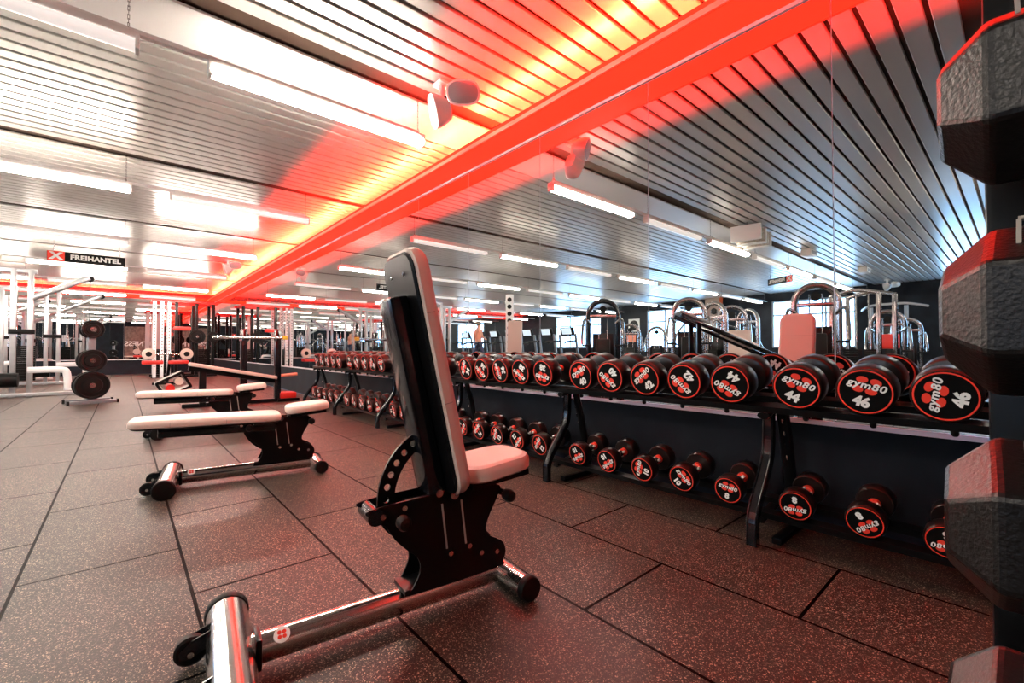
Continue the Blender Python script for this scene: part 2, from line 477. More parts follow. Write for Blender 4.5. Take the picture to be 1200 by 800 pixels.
# ------------------------------------------------------------------ ceiling lights
def lights():
    XE = 1.91; PT = 1.86; LEN = 1.53
    ZL = 2.62                                                    # underside of a tube
    for ri, y in enumerate(ROWS):
        XE = 1.91 if y != 0.15 else 1.91 - 2 * PT
        tr = thing('light_track', 'white suspended light track carrying the %s tube light row across the ceiling' % ORD[ri], 'light track', (0, y, HC), group='light tracks')
        part('x', M['housing'], tr).box(((XE + LX) / 2, 0, ZL + 0.1035 - HC), (XE - LX - 0.1, 0.030, 0.028)).build('rail', None, tr)
        ch = None
        for i in range(9 if y != 0.15 else 7):
            x = XE - 0.05 - PT * i
            if ch is None:
                b = part('x', M['chrome'], tr)
                n = 12; z0 = ZL + 0.115; dz = (HC + 0.015 - z0) / n
                for k in range(n):
                    h = 0.004; zz = z0 + dz * k - HC
                    pts = [(0, -h, zz), (0, h, zz), (0, h, zz + dz * 1.25), (0, -h, zz + dz * 1.25)] if k % 2 else [(-h, 0, zz), (h, 0, zz), (h, 0, zz + dz * 1.25), (-h, 0, zz + dz * 1.25)]
                    b.tube(pts, 0.0016, 4, closed=True)
                b.tube([(0, -0.03, z0 - HC - 0.01), (0, 0, z0 - HC + 0.03), (0, 0.03, z0 - HC - 0.01)], 0.003, 5)
                ch = b.build('chain', None, tr); ch.location = (x, 0, 0)
            else:
                c2 = ch.copy(); col.objects.link(c2); c2.location = (x, 0, 0)
    protos = {}; XE = 1.91
    for ri, y in enumerate(ROWS):
        for k in range(8):
            if ri == 6 and k < 2: continue
            xc = XE - PT * k - LEN / 2
            lit = (ri + k) % 2 == 0
            lab = '%s fluorescent batten, %s from the mirror wall in the %s ceiling row' % ('glowing white' if lit else 'dimmed white', ORD[k], ORD[ri])
            if lit in protos:
                dup(protos[lit], (xc, y, ZL), (0, 0, 0), lab); continue
            t = thing('ceiling_light', lab, 'ceiling light', (xc, y, ZL), group='fluorescent battens on the ceiling tracks')
            b = part('x', M['housing'], t)
            b.box((0, 0, 0.070), (LEN, 0.088, 0.040), bevel=0.006)
            b.build('housing', None, t)
            part('x', M['tube'] if lit else M['tube_off'], t).tube([(-LEN / 2 + 0.022, 0, 0.026), (LEN / 2 - 0.022, 0, 0.026)], 0.04, 16, flat=(0.056, 0.030)).build('diffuser', None, t)
            for sx in (-1, 1):
                part('x', M['housing'], t).box((sx * (LEN / 2 - 0.011), 0, 0.034), (0.022, 0.09, 0.080), bevel=0.006).build('end_cap', None, t)
            protos[lit] = t
lights()

# ------------------------------------------------------------------ speakers
def speaker_pair():
    t = thing('ceiling_speaker', 'pair of white oval speakers on the ceiling beside the red beam', 'speaker', (1.90, 3.03, HC))
    part('x', M['housing'], t).box((0, 0, -0.012), (0.11, 0.11, 0.024), bevel=0.004).build('ceiling_plate', None, t)
    part('x', M['housing'], t).cyl((0, 0, -0.02), (0, 0, -0.13), 0.028).build('bracket', None, t)
    part('x', M['plastic'], t).cyl((0, 0.01, -0.115), (0.035, -0.12, -0.140), 0.012).build('joint', None, t)
    def cup(c, d, roll):
        d = Vector(d).normalized()
        q = d.to_track_quat('Z', 'Y').to_matrix().to_4x4()
        T = Matrix.Translation(c) @ q @ Matrix.Rotation(roll, 4, 'Z')
        h = bpy.data.objects.new('speaker_cup', None)
        b = MB(); b.use(M['housing'])
        def oval(a, bb, z):
            out = []
            for i in range(36):
                w = 2 * PI * i / 36; e = 0.72
                cx, sy = math.cos(w), math.sin(w)
                out.append(T @ Vector((a * math.copysign(abs(cx) ** e, cx), bb * math.copysign(abs(sy) ** e, sy), z)))
            return out
        b.ring_loft([oval(0.02, 0.02, -0.15), oval(0.07, 0.05, -0.135), oval(0.10, 0.07, -0.09), oval(0.125, 0.088, -0.03), oval(0.130, 0.092, 0.0), oval(0.127, 0.089, 0.008), oval(0.118, 0.080, 0.008)])
        o = b.build('cabinet', None, t)
        g = MB(); g.use(M['grille']); g.ring_loft([oval(0.119, 0.081, 0.006), oval(0.10, 0.065, 0.014), oval(0.05, 0.03, 0.018), oval(0.004, 0.003, 0.019)])
        g.build('grille', None, o)
    cup((0.05, -0.22, -0.150), (-0.50, -0.80, -0.30), 0.10)
    cup((-0.06, 0.03, -0.235), (-0.93, 0.30, -0.30), 1.35)
    dup(t, (1.85, 12.4, HC), (0, 0, R(20)), 'pair of white oval speakers hanging far down the red beam')
    dup(t, (-12.2, 2.7, HC), (0, 0, R(-60)), 'pair of white oval speakers by the dark wall, seen in the mirror')
speaker_pair()

# ------------------------------------------------------------------ adjustable benches
ARC_C = (0.600, 0.400)
def rot_about(u, z, a):
    return Matrix.Translation((u, 0, z)) @ Matrix.Rotation(-a, 4, 'Y') @ Matrix.Translation((-u, 0, -z))

def pad_mesh(m, L, W, T, r, seams=(), round_r=0.06, taper=0.0):
    """cushion lying on z=0..T, along +x 0..L, centred in y, soft edges"""
    b = MB(); b.use(m)
    def outline(k, inset):
        pts = []
        for cx, cy, a0 in ((L - round_r, W / 2 - round_r, 0), (round_r, W / 2 - round_r, 90), (round_r, -W / 2 + round_r, 180), (L - round_r, -W / 2 + round_r, 270)):
            for i in range(7):
                a = R(a0 + 90 * i / 6)
                x = cx + (round_r - inset) * math.cos(a); y = cy + (round_r - inset) * math.sin(a)
                y *= 1 - taper * x / L
                pts.append(Vector((x, y, k)))
        return pts
    b.ring_loft([outline(0, 0.008), outline(0.006, 0.001), outline(T * 0.5, 0), outline(T - r * 0.7, 0.002), outline(T - r * 0.25, r * 0.35), outline(T, r)])
    return b

def make_bench(label, loc, rotz, ang, scratch=None):
    t = thing('workout_bench', label, 'bench', loc, (0, 0, rotz), 'adjustable benches in a line')
    CH, BK = M['chrome'], M['black']
    # front foot roller, lies across the bench
    ff = part('x', CH, t).cyl((-0.035, -0.26, 0.058), (-0.035, 0.245, 0.058), 0.056, seg=32).build('front_foot', None, t)
    for s in (-1, 1):
        y0 = -0.26 if s < 0 else 0.245
        part('x', M['plastic'], t).lathe([(0, 0.058), (0.004, 0.0605), (0.024, 0.0605), (0.030, 0.055)], (-0.035, y0 - s * 0.004, 0.058), (0, s, 0)).build('end_cap', None, ff)
    # transport wheels on brackets at the outer side of the foot
    for y in (-0.13, 0.13):
        w = part('x', M['plastic'], t).lathe([(0, 0.034), (0.004, 0.040), (0.022, 0.040), (0.026, 0.034)], (-0.125, y - 0.013, 0.045), (0, 1, 0), 24).build('transport_wheel', None, t)
        g = part('x', M['gloss'], t)
        for dy in (-0.020, 0.020):
            g.prism([(-0.075, 0.095), (-0.125, 0.078), (-0.152, 0.055), (-0.150, 0.035), (-0.125, 0.030), (-0.07, 0.060)], 0.005, Matrix.Translation((0, y + dy, 0)) @ XZ)
        g.build('wheel_bracket', None, w)
        part('x', M['bright'], t).cyl((-0.125, y - 0.03, 0.045), (-0.125, y + 0.03, 0.045), 0.008, seg=10).build('axle', None, w)
    # base tube
    part('x', CH, t).tube([(0.012, 0, 0.062), (0.80, 0, 0.062)], 0.036, 24, flat=(0.036, 0.042)).build('base_tube', None, t)
    c = part('x', BK, t); c.box((0.028, 0, 0.062), (0.018, 0.085, 0.088), bevel=0.008); c.build('tube_collar', None, t)
    e = part('x', M['whitelabel'], t); T = Matrix.Translation((0.085, -0.028, 0.0945)) @ Matrix.Rotation(R(42), 4, 'X')
    e.use(M['white']).cyl(T @ Vector((0, 0, -0.003)), T @ Vector((0, 0, 0.002)), 0.021, seg=20)
    e.use(M['red'])
    for dx, dy in ((-0.006, 0.006), (0.006, 0.006), (-0.006, -0.006), (0.006, -0.006)): e.cyl(T @ Vector((dx, dy, 0.0015)), T @ Vector((dx, dy, 0.003)), 0.0055, seg=10)
    e.build('round_sticker', None, t)
    # rear foot
    rf = part('x', CH, t).cyl((0.855, -0.145, 0.046), (0.855, 0.145, 0.046), 0.040, seg=28).build('rear_foot', None, t)
    for s in (-1, 1):
        part('x', M['plastic'], t).lathe([(0, 0.042), (0.003, 0.0445), (0.022, 0.0445), (0.028, 0.040)], (0.855, s * 0.140, 0.046), (0, s, 0)).build('end_cap', None, rf)
    # two shaped side plates
    poly = [(0.325, 0.398), (0.322, 0.372), (0.338, 0.352), (0.370, 0.337), (0.402, 0.288), (0.440, 0.248), (0.476, 0.215), (0.487, 0.180), (0.480, 0.150), (0.462, 0.118), (0.455, 0.098),
            (0.785, 0.098), (0.812, 0.118), (0.822, 0.150), (0.812, 0.182), (0.786, 0.203), (0.752, 0.222), (0.737, 0.246), (0.742, 0.275), (0.762, 0.315), (0.785, 0.355), (0.795, 0.395), (0.700, 0.412), (0.560, 0.410)]
    poly = smooth_poly(poly, 4)
    for s in (-1, 1):
        sp = part('x', BK, t).prism(poly, 0.008, Matrix.Translation((0, s * 0.050, 0)) @ XZ).build('side_plate', None, t, bevel=0.0015)
        g = part('x', M['orange'], t)
        for u in (0.572, 0.645):
            T = Matrix.Translation((u, s * 0.0555, 0.295)) @ Matrix.Rotation(R(-7), 4, 'Y')
            g.box(T @ Vector((0, 0, 0)), (0.006, 0.003, 0.155), rot=(0, R(-7), 0))
        g.mats = [M['whitelabel']]
        g.build('slot_edge', None, sp)
        for u, z in ((0.594, 0.200), (0.667, 0.208), (0.715, 0.172), (0.780, 0.160), (0.43, 0.385), (0.36, 0.372)):
            part('x', M['bright'], t).cyl((u, s * 0.052, z), (u, s * 0.062, z), 0.009, seg=10).build('bolt', None, sp)
    part('x', BK, t).box((0.615, 0, 0.108), (0.36, 0.105, 0.016), bevel=0.003).build('foot_plate', None, t)
    part('x', BK, t).box((0.61, 0, 0.36), (0.30, 0.088, 0.05), bevel=0.004).build('cross_block', None, t)
    part('x', M['gloss'], t).cyl((0.340, -0.058, 0.372), (0.340, 0.058, 0.372), 0.026, seg=20).build('end_roller', None, t)
    # pull pins
    for u, z, y in ((0.405, 0.362, -0.052), (0.792, 0.375, -0.052)):
        k = part('x', M['bright'], t).lathe([(0, 0.012), (0.030, 0.012), (0.031, 0.007), (0.045, 0.007)], (u, y, z), (0, -1, 0), 16).build('pull_pin', None, t)
        part('x', M['plastic'], t).lathe([(0.045, 0.014), (0.050, 0.021), (0.074, 0.023), (0.084, 0.018), (0.087, 0.008)], (u, y, z), (0, -1, 0), 20).build('knob', None, k)
    # backrest, built upright about the hinge with s along the board
    A = R(180) - ang
    S = Vector((math.cos(A), 0, math.sin(A))); Nn = Vector((math.sin(ang), 0, math.cos(ang)))
    T = Matrix(((S.x, 0, Nn.x, 0.600), (0, 1, 0, 0), (S.z, 0, Nn.z, 0.400), (0, 0, 0, 1)))
    bp = pad_mesh(M['cream'], 0.835, 0.285, 0.052, 0.022, round_r=0.075)
    for x in (0.325, 0.62): bp.use(M['whitelabel']).tube([(x, -0.143, 0.004), (x, -0.1435, 0.03), (x, -0.125, 0.0515), (x, 0, 0.0525), (x, 0.125, 0.0515), (x, 0.1435, 0.03), (x, 0.143, 0.004)], 0.0012, 5)
    bmesh.ops.transform(bp.bm, matrix=T @ Matrix.Translation((0.0, 0, -0.006)), verts=bp.bm.verts)
    bp.build('backrest_pad', None, t)
    bd = pad_mesh(BK, 0.815, 0.262, 0.012, 0.003, round_r=0.06)
    bmesh.ops.transform(bd.bm, matrix=T @ Matrix.Translation((0.008, 0, -0.016)), verts=bd.bm.verts)
    bo = bd.build('back_board', None, t)
    for y in (-0.055, 0.055): part('x', M['bright'], t).lathe([(0, 0.009), (0.004, 0.008), (0.006, 0.004)], T @ Vector((0.755, y, -0.015)), -Nn, 14).build('bolt', None, bo)
    r = MB(); r.use(M['gloss']); r.box((0.355, 0, -0.048), (0.67, 0.115, 0.064), bevel=0.012)
    bmesh.ops.transform(r.bm, matrix=T, verts=r.bm.verts); r.build('back_rail', None, t)
    # quadrant with holes, carried by the back rail
    q = part('x', BK, t)
    a0 = A + R(6); a1 = A + R(82)
    ri, ro, rh, hr = 0.184, 0.240, 0.213, 0.0105
    nh = 7
    for y in (0.0,):
        def band(r0, r1, aa, ab, n=6):
            for i in range(n):
                u0 = aa + (ab - aa) * i / n; u1 = aa + (ab - aa) * (i + 1) / n
                pl = [(r0, u0), (r1, u0), (r1, u1), (r0, u1)]
                q.prism([(ARC_C[0] + rr * math.cos(w), ARC_C[1] + rr * math.sin(w)) for rr, w in pl], 0.010, Matrix.Translation((0, y, 0)) @ XZ)
        step = (a1 - a0) / nh; dh = hr / rh * 1.15
        for i in range(nh):
            ac = a0 + step * (i + 0.5)
            band(ri, ro, a0 + step * i, ac - dh * 1.35, 3); band(ri, ro, ac + dh * 1.35, a0 + step * (i + 1), 3)
            # plate around one round hole
            hole = [(rh * math.cos(ac) + hr * math.cos(w), rh * math.sin(ac) + hr * math.sin(w)) for w in [2 * PI * j / 16 + ac for j in range(16)]]
            out = []
            hh = dh * 1.35
            for j in range(16):
                w = 2 * PI * j / 16
                dx, dy = math.cos(w), math.sin(w)
                k = 1 / max(abs(dx), abs(dy))
                rr = rh + dx * k * ((ro - rh) if dx > 0 else (rh - ri)); aa = ac + dy * k * hh
                out.append((rr * math.cos(aa), rr * math.sin(aa)))
            for j in range(16):
                m_ = (j + 1) % 16
                q.prism([(ARC_C[0] + p[0], ARC_C[1] + p[1]) for p in (hole[j], out[j], out[m_], hole[m_])], 0.010, Matrix.Translation((0, y, 0)) @ XZ)
    bmesh.ops.remove_doubles(q.bm, verts=q.bm.verts, dist=0.0004)
    q.build('quadrant_plate', None, t)
    for y in (-0.066, 0.066):
        part('x', M['bright'], t).cyl((0.545, y - 0.01, 0.415), (0.545, y + 0.01, 0.415), 0.013, seg=12).build('hinge_bolt', None, t)
        part('x', M['bright'], t).cyl((0.600, y - 0.012, 0.402), (0.600, y + 0.012, 0.402), 0.016, seg=14).build('hinge_bolt', None, t)
    # seat
    sp = pad_mesh(M['cream'], 0.290, 0.270, 0.056, 0.024, round_r=0.085, taper=0.14)
    Ts = Matrix.Translation((0.635, 0, 0.430)) @ Matrix.Rotation(R(-5), 4, 'Y')
    bmesh.ops.transform(sp.bm, matrix=Ts, verts=sp.bm.verts); sp.build('seat_pad', None, t)
    sr = MB(); sr.use(BK); sr.box((0.14, 0, -0.012), (0.24, 0.20, 0.022), bevel=0.004); sr.box((0.06, 0, -0.03), (0.10, 0.10, 0.03))
    bmesh.ops.transform(sr.bm, matrix=Ts, verts=sr.bm.verts); sr.build('seat_plate', None, t)
    return t
make_bench('cream padded bench with its backrest raised upright, nearest the viewer', (0.262, 1.412, 0), R(-6.5), R(77.8))
make_bench('cream padded bench lying flat, just behind the upright bench', (0.262, 3.61, 0), R(-8.5), R(1.0))
make_bench('cream padded bench lying flat, partly hidden behind another flat bench', (0.33, 5.86, 0), R(-7.0), R(1.0))

# ------------------------------------------------------------------ dumbbell rack and dumbbells
TILT = R(10)
ct, st = math.cos(TILT), math.sin(TILT)
UPY = [-0.49, 0.82, 2.13, 3.46, 4.80, 6.15, 7.50]
CONT_UP = (2.27, 0.72)      # face centre of the top row
RU = 0.101
def contact(face, s, r):    # lowest point under the axis, s along the tilted axis
    return (face[0] + s * ct + r * st, face[1] + s * st - r * ct)
LOWZ = 0.135                # rail height under the lower row at the face
def low_face(r): return (2.25 - r * st, LOWZ + r * ct)

def rack():
    t = thing('dumbbell_rack', 'long black two tier dumbbell rack under the mirrors with curved uprights', 'rack', (2.4, 3.5, 0))
    O = Vector((2.4, 3.5, 0))
    prof = smooth_path([(2.150, 0.002), (2.150, 0.10), (2.178, 0.165), (2.222, 0.222), (2.280, 0.290), (2.335, 0.368), (2.353, 0.44), (2.357, 0.52), (2.362, 0.615)], 5)
    up = None
    def ribbon():
        b = part('x', M['gloss'], t)
        rings = []
        w, d = 0.024, 0.020
        sec = [(-d, -w + 0.006), (-d + 0.004, -w), (d - 0.004, -w), (d, -w + 0.006), (d, w - 0.006), (d - 0.004, w), (-d + 0.004, w), (-d, w - 0.006), (-d + 0.006, w - 0.010), (-d + 0.006, -w + 0.010)]
        for i, (x, z) in enumerate(prof):
            a = prof[max(i - 1, 0)]; c = prof[min(i + 1, len(prof) - 1)]
            tx, tz = c[0] - a[0], c[1] - a[1]; l = math.hypot(tx, tz); nx, nz = tz / l, -tx / l
            rings.append([Vector((x + 0.02 + nx * p - O.x, q, max(z + nz * p, 0.0))) for p, q in sec])
        b.ring_loft(rings, True, False)
        return b.build('upright', None, t)
    for y in UPY:
        if up is None: up = ribbon(); u = up
        else: u = up.copy(); col.objects.link(u)
        u.location = (0, y - O.y, 0)
    # back legs with slots
    bl = None
    for y in UPY:
        if bl is None:
            b = part('x', M['black'], t)
            b.tube([(2.405 - O.x, 0, 0.60), (2.47 - O.x, 0, 0.40), (2.56 - O.x, 0, 0.015)], 0.03, 8, flat=(0.02, 0.03))
            b.box((2.42 - O.x, -0.02, 0.018), (0.34, 0.04, 0.030), bevel=0.004)
            bl = b.build('rear_leg', None, t); q = bl
            bb = part('x', M['bright'], t)
            for x, z in ((2.392, 0.55), (2.415, 0.49), (2.43, 0.43), (2.45, 0.37)): bb.box((x - O.x - 0.022, -0.012, z), (0.006, 0.006, 0.022), rot=(0, R(-20), 0))
            bb.build('slot', None, bl); sl = [c for c in bpy.data.objects if c.parent == bl][0]
        else:
            q = bl.copy(); col.objects.link(q); s2 = sl.copy(); col.objects.link(s2); s2.parent = q
        q.location = (0, y - 0.050 - O.y, 0)
    Ly = UPY[-1] - UPY[0] + 0.10; cy = (UPY[-1] + UPY[0]) / 2 - O.y
    def rail(name, face, s, r, wid, th, lip):
        x, z = contact(face, s, r)
        b = part('x', M['black'], t)
        b.box((x - O.x + th / 2 * st, cy, z - th / 2 * ct - 0.004), (wid, Ly, th), rot=(0, -TILT, 0))
        if lip: b.box((x - O.x - wid / 2 * ct, cy, z - wid / 2 * st - 0.004), (0.008, Ly, th + 0.02), rot=(0, -TILT, 0))
        b.build(name, None, t)
    rail('front_rail', CONT_UP, 0.055, RU, 0.075, 0.030, False)
    rail('back_rail', CONT_UP, 0.240, RU, 0.075, 0.030, False)
    rail('front_rail', (2.25, LOWZ), 0.035, 0.0, 0.05, 0.028, False)
    rail('back_rail', (2.25, LOWZ), 0.195, 0.0, 0.05, 0.028, False)
    # tray arms joining the rails to the uprights
    for y in UPY:
        b = part('x', M['black'], t)
        x0, z0 = contact(CONT_UP, 0.01, RU + 0.048); x1, z1 = contact(CONT_UP, 0.29, RU + 0.048)
        b.tube([(x0 - O.x, y - O.y, z0), (x1 - O.x, y - O.y, z1)], 0.02, 8, flat=(0.028, 0.018))
        b.build('tray_arm', None, t)
        b = part('x', M['black'], t)
        x0, z0 = contact((2.25, LOWZ), 0.0, 0.042); x1, z1 = contact((2.25, LOWZ), 0.24, 0.042)
        b.tube([(x0 - O.x, y - O.y, z0), (x1 - O.x, y - O.y, z1)], 0.02, 8, flat=(0.024, 0.016))
        b.build('tray_arm', None, t)
    # rubber buffers under the rail, one under each dumbbell of the top row
    bf = None
    for bay in range(6):
        for i in range(5):
            y = UPY[bay] + 0.18 + 0.24 * i
            if y < -0.1: continue
            if bf is None:
                x, z = contact(CONT_UP, 0.035, RU + 0.034)
                b = part('x', M['plastic'], t).lathe([(0, 0.012), (0.018, 0.012), (0.024, 0.008)], (x - O.x, 0, z), (st, 0, -ct), 10)
                bf = b.build('buffer', None, t); q = bf
            else: q = bf.copy(); col.objects.link(q)
            q.location = (0, y - O.y, 0)
rack()

def badge_mesh(r, num):
    """ring, four lobes, maker's word and weight on a round face, in the local y-z plane at x=0 facing -x"""
    V = Matrix(((0, 0, -1, 0), (-1, 0, 0, 0), (0, 1, 0, 0), (0, 0, 0, 1)))     # (a,b,c) -> (-c,-a,b)
    b = MB(); b.use(M['face'])
    f = b.bm.faces.new([b.bm.verts.new(V @ Vector((r * 0.93 * math.cos(2 * PI * i / 48), r * 0.93 * math.sin(2 * PI * i / 48), 0.0005))) for i in range(48)]); f.material_index = b.cur
    b.use(M['red'])
    n = 48; r0, r1 = r * 0.845, r * 0.90
    for i in range(n):
        a0, a1 = 2 * PI * i / n, 2 * PI * (i + 1) / n
        pts = [(r0, a0), (r1, a0), (r1, a1), (r0, a1)]
        f = b.bm.faces.new([b.bm.verts.new(V @ Vector((q * math.cos(w), q * math.sin(w), 0.0012))) for q, w in pts]); f.material_index = b.cur
    def ell(cx, cy, ra, rb, rot):
        f = b.bm.faces.new([b.bm.verts.new(V @ Vector((cx + ra * math.cos(w) * math.cos(rot) - rb * math.sin(w) * math.sin(rot), cy + ra * math.cos(w) * math.sin(rot) + rb * math.sin(w) * math.cos(rot), 0.0010))) for w in [2 * PI * k / 18 for k in range(18)]])
        f.material_index = b.cur
    cy = 0.27 * r
    for sx in (-1, 1):
        for sy in (-1, 1):
            ell(sx * 0.225 * r + sy * 0.03 * r, cy + sy * 0.205 * r, 0.195 * r, 0.135 * r, R(-8) * sx * sy)
    b.use(M['white'])
    b.mesh(text_mesh('gym80', 0.41 * r, 0.0, 0.006 * r * 2, 0.12, 1.12), V @ Matrix.Translation((0, cy, 0.0022)) @ Matrix.Diagonal((1.08, 0.95, 1, 1)))
    b.mesh(text_mesh(str(num), 0.55 * r, 0.0, 0.016 * r * 2), V @ Matrix.Translation((0, -0.44 * r, 0.0022)))
    return b

DB = {}
def make_dumbbell(kind, num, label, loc, roll, group):
    key = (kind, num)
    if key in DB: 
        return dup(DB[key], loc, (roll, -TILT, 0), label)
    big = kind == 'top'
    r = RU if big else {6: 0.064, 8: 0.068, 10: 0.073, 12: 0.078, 14: 0.082, 16: 0.086, 18: 0.089}[num]
    HL = 0.098 if big else 0.050 + r * 0.25
    GL = 0.105 if big else 0.120
    t = thing('dumbbell', label, 'dumbbell', loc, (roll, -TILT, 0), group)
    for s in (0, 1):
        x0 = 0 if s == 0 else HL + GL
        h = part('x', M['urethane'], t)
        e = 0.010
        h.lathe([(0.0, r * 0.2), (0.0, r * 0.93), (0.002, r * 0.96), (e, r), (HL - e, r), (HL - 0.002, r * 0.95), (HL, r * 0.91), (HL, r * 0.3)], (x0, 0, 0), (1, 0, 0), 40)
        ho = h.build('weight_head', None, t)
        bg = badge_mesh(r, num)
        if s == 1: bmesh.ops.transform(bg.bm, matrix=Matrix.Translation((x0 + HL, 0, 0)) @ Matrix.Rotation(PI, 4, 'Z'), verts=bg.bm.verts)
        bg.build('face_print', None, ho)
    part('x', M['chrome'], t).lathe([(0, 0.016), (GL * 0.5, 0.0185), (GL, 0.016)], (HL, 0, 0), (1, 0, 0), 18).build('handle', None, t)
    for x in (HL - 0.002, HL + GL - 0.022):
        c = MB()
        c.use(M['red']).cyl((x, 0, 0), (x + 0.024, 0, 0), 0.024, seg=20)
        c.use(M['white'])
        for a in range(3): c.box((x + 0.012 + 0.02 * (1 if x < HL else -1), 0.019 * math.cos(a * 2.1), 0.019 * math.sin(a * 2.1)), (0.012, 0.014, 0.010), rot=(a * 2.1 + PI / 2, 0, 0))
        c.build('collar', None, t)
    DB[key] = t
    return t

def dumbbells():
    offs = [0.14, 0.38, 0.62, 0.865, 1.10]
    top = {}
    wt = [48, 48, 46, 46, 44, 44, 42, 42, 40, 40, 38, 38, 36, 36, 34, 34, 32, 32, 30, 30, 28, 28, 26, 26, 24, 24, 22, 22, 20, 20]
    wl = [6, 6, 6, 8, 8, 8, 10, 10, 10, 10, 12, 12, 12, 14, 14, 14, 14, 16, 16, 16, 16, 16, 18, 18, 18, 18, 18, 18, 18, 18]
    ups = [R(q) for q in (0, 0, -79, 16, 24, -149, -132, -38, -136, -25, -167, -143, -100, -135, -60)]
    los = [R(q) for q in (0, 0, 180, 146, 180, 10, 50, -72, 148, 154, -52, 137, -60, -40, 130)]
    rng = random.Random(3)
    for i in range(30):
        bay, k = divmod(i, 5)
        if bay == 0:
            y = [-0.29, -0.05, 0.19, 0.425, 0.669][k]
        else: y = UPY[bay] + offs[k]
        if i == 0: continue
        ru = ups[i] if i < len(ups) else rng.uniform(0, 2 * PI)
        rl = los[i] if i < len(los) else rng.uniform(0, 2 * PI)
        where = '%s from the right in the %s bay' % (ORD[k], ORD[bay])
        make_dumbbell('top', wt[i], 'black round dumbbell marked %d, top tier, %s' % (wt[i], where), (CONT_UP[0], y, CONT_UP[1]), ru, 'round dumbbells on the top tier')
        num = wl[i]
        if i == 1: continue
        r = {6: 0.064, 8: 0.068, 10: 0.073, 12: 0.078, 14: 0.082, 16: 0.086, 18: 0.089}[num]
        f = low_face(r)
        make_dumbbell('low', num, 'small black dumbbell marked %d, lower tier, %s' % (num, where), (f[0], y, f[1]), rl, 'round dumbbells on the lower tier')
dumbbells()

# ------------------------------------------------------------------ hex dumbbells on the tower beside the viewer
def hex_tower():
    X0 = 0.585
    t = thing('dumbbell_tower', 'black upright tower stand holding hex dumbbells at the right edge', 'rack', (0.72, -0.14, 0))
    part('x', M['black'], t).box((0, 0.04, 0.64), (0.05, 0.25, 1.28), bevel=0.006).build('post', None, t)
    part('x', M['black'], t).box((0, 0, 0.02), (0.42, 0.50, 0.04), bevel=0.008).build('base_plate', None, t)
    zs = [1.112, 0.926, 0.742, 0.556]
    for z in zs:
        for dy in (0.036, -0.036):
            part('x', M['gloss'], t).box((-0.075, dy, z - 0.0246), (0.15, 0.016, 0.016), bevel=0.002).build('cradle', None, t)
    names = ['topmost on the tower at the right edge', 'second from top on the tower, red upper corner', 'third from top on the tower, pale upper corner', 'lowest in view, bottom right corner of the photo']
    proto = None
    for z, nm, yaw in zip(zs, names, (R(2), R(-1), R(3), R(-2))):
        lab = 'black rubber hex dumbbell, ' + nm
        if proto is None:
            d = thing('hex_dumbbell', lab, 'dumbbell', (X0, -0.14, z), (0, 0, yaw), 'hex dumbbells on the tower')
            Rr = 0.075
            def ring(y, r):
                return [Vector((r * math.cos(R(30 + 60 * k)), y, r * math.sin(R(30 + 60 * k)))) for k in range(6)]
            for s in (-1, 1):
                b = MB(); b.use(M['hexrubber'])
                b.ring_loft([ring(s * 0.058, Rr * 0.42), ring(s * 0.060, Rr * 0.48), ring(s * 0.086, Rr), ring(s * 0.158, Rr), ring(s * 0.186, Rr * 0.62), ring(s * 0.189, Rr * 0.54)], True, False)
                h = b.build('weight_head', None, d, bevel=0.004)
                # raised label plate on the upper sloping side
                T = Matrix.Translation((-Rr * 0.866 * 0.5, s * 0.118, Rr * 0.75)) @ Matrix.Rotation(R(-60), 4, 'Y')
                l = MB(); l.use(M['whitelabel'])
                for q in (-1, 1):
                    l.box(T @ Vector((q * 0.023, 0, 0.001)), (0.003, 0.046, 0.003), rot=(0, R(-60), 0))
                    l.box(T @ Vector((0, q * 0.0225, 0.001)), (0.043, 0.003, 0.003), rot=(0, R(-60), 0))
                l.build('label_frame', None, h)
            part('x', M['chrome'], d).cyl((0, -0.065, 0), (0, 0.065, 0), 0.016, seg=18).build('handle', None, d)
            proto = d
        else: dup(proto, (X0, -0.14, z), (0, 0, yaw), lab)
hex_tower()

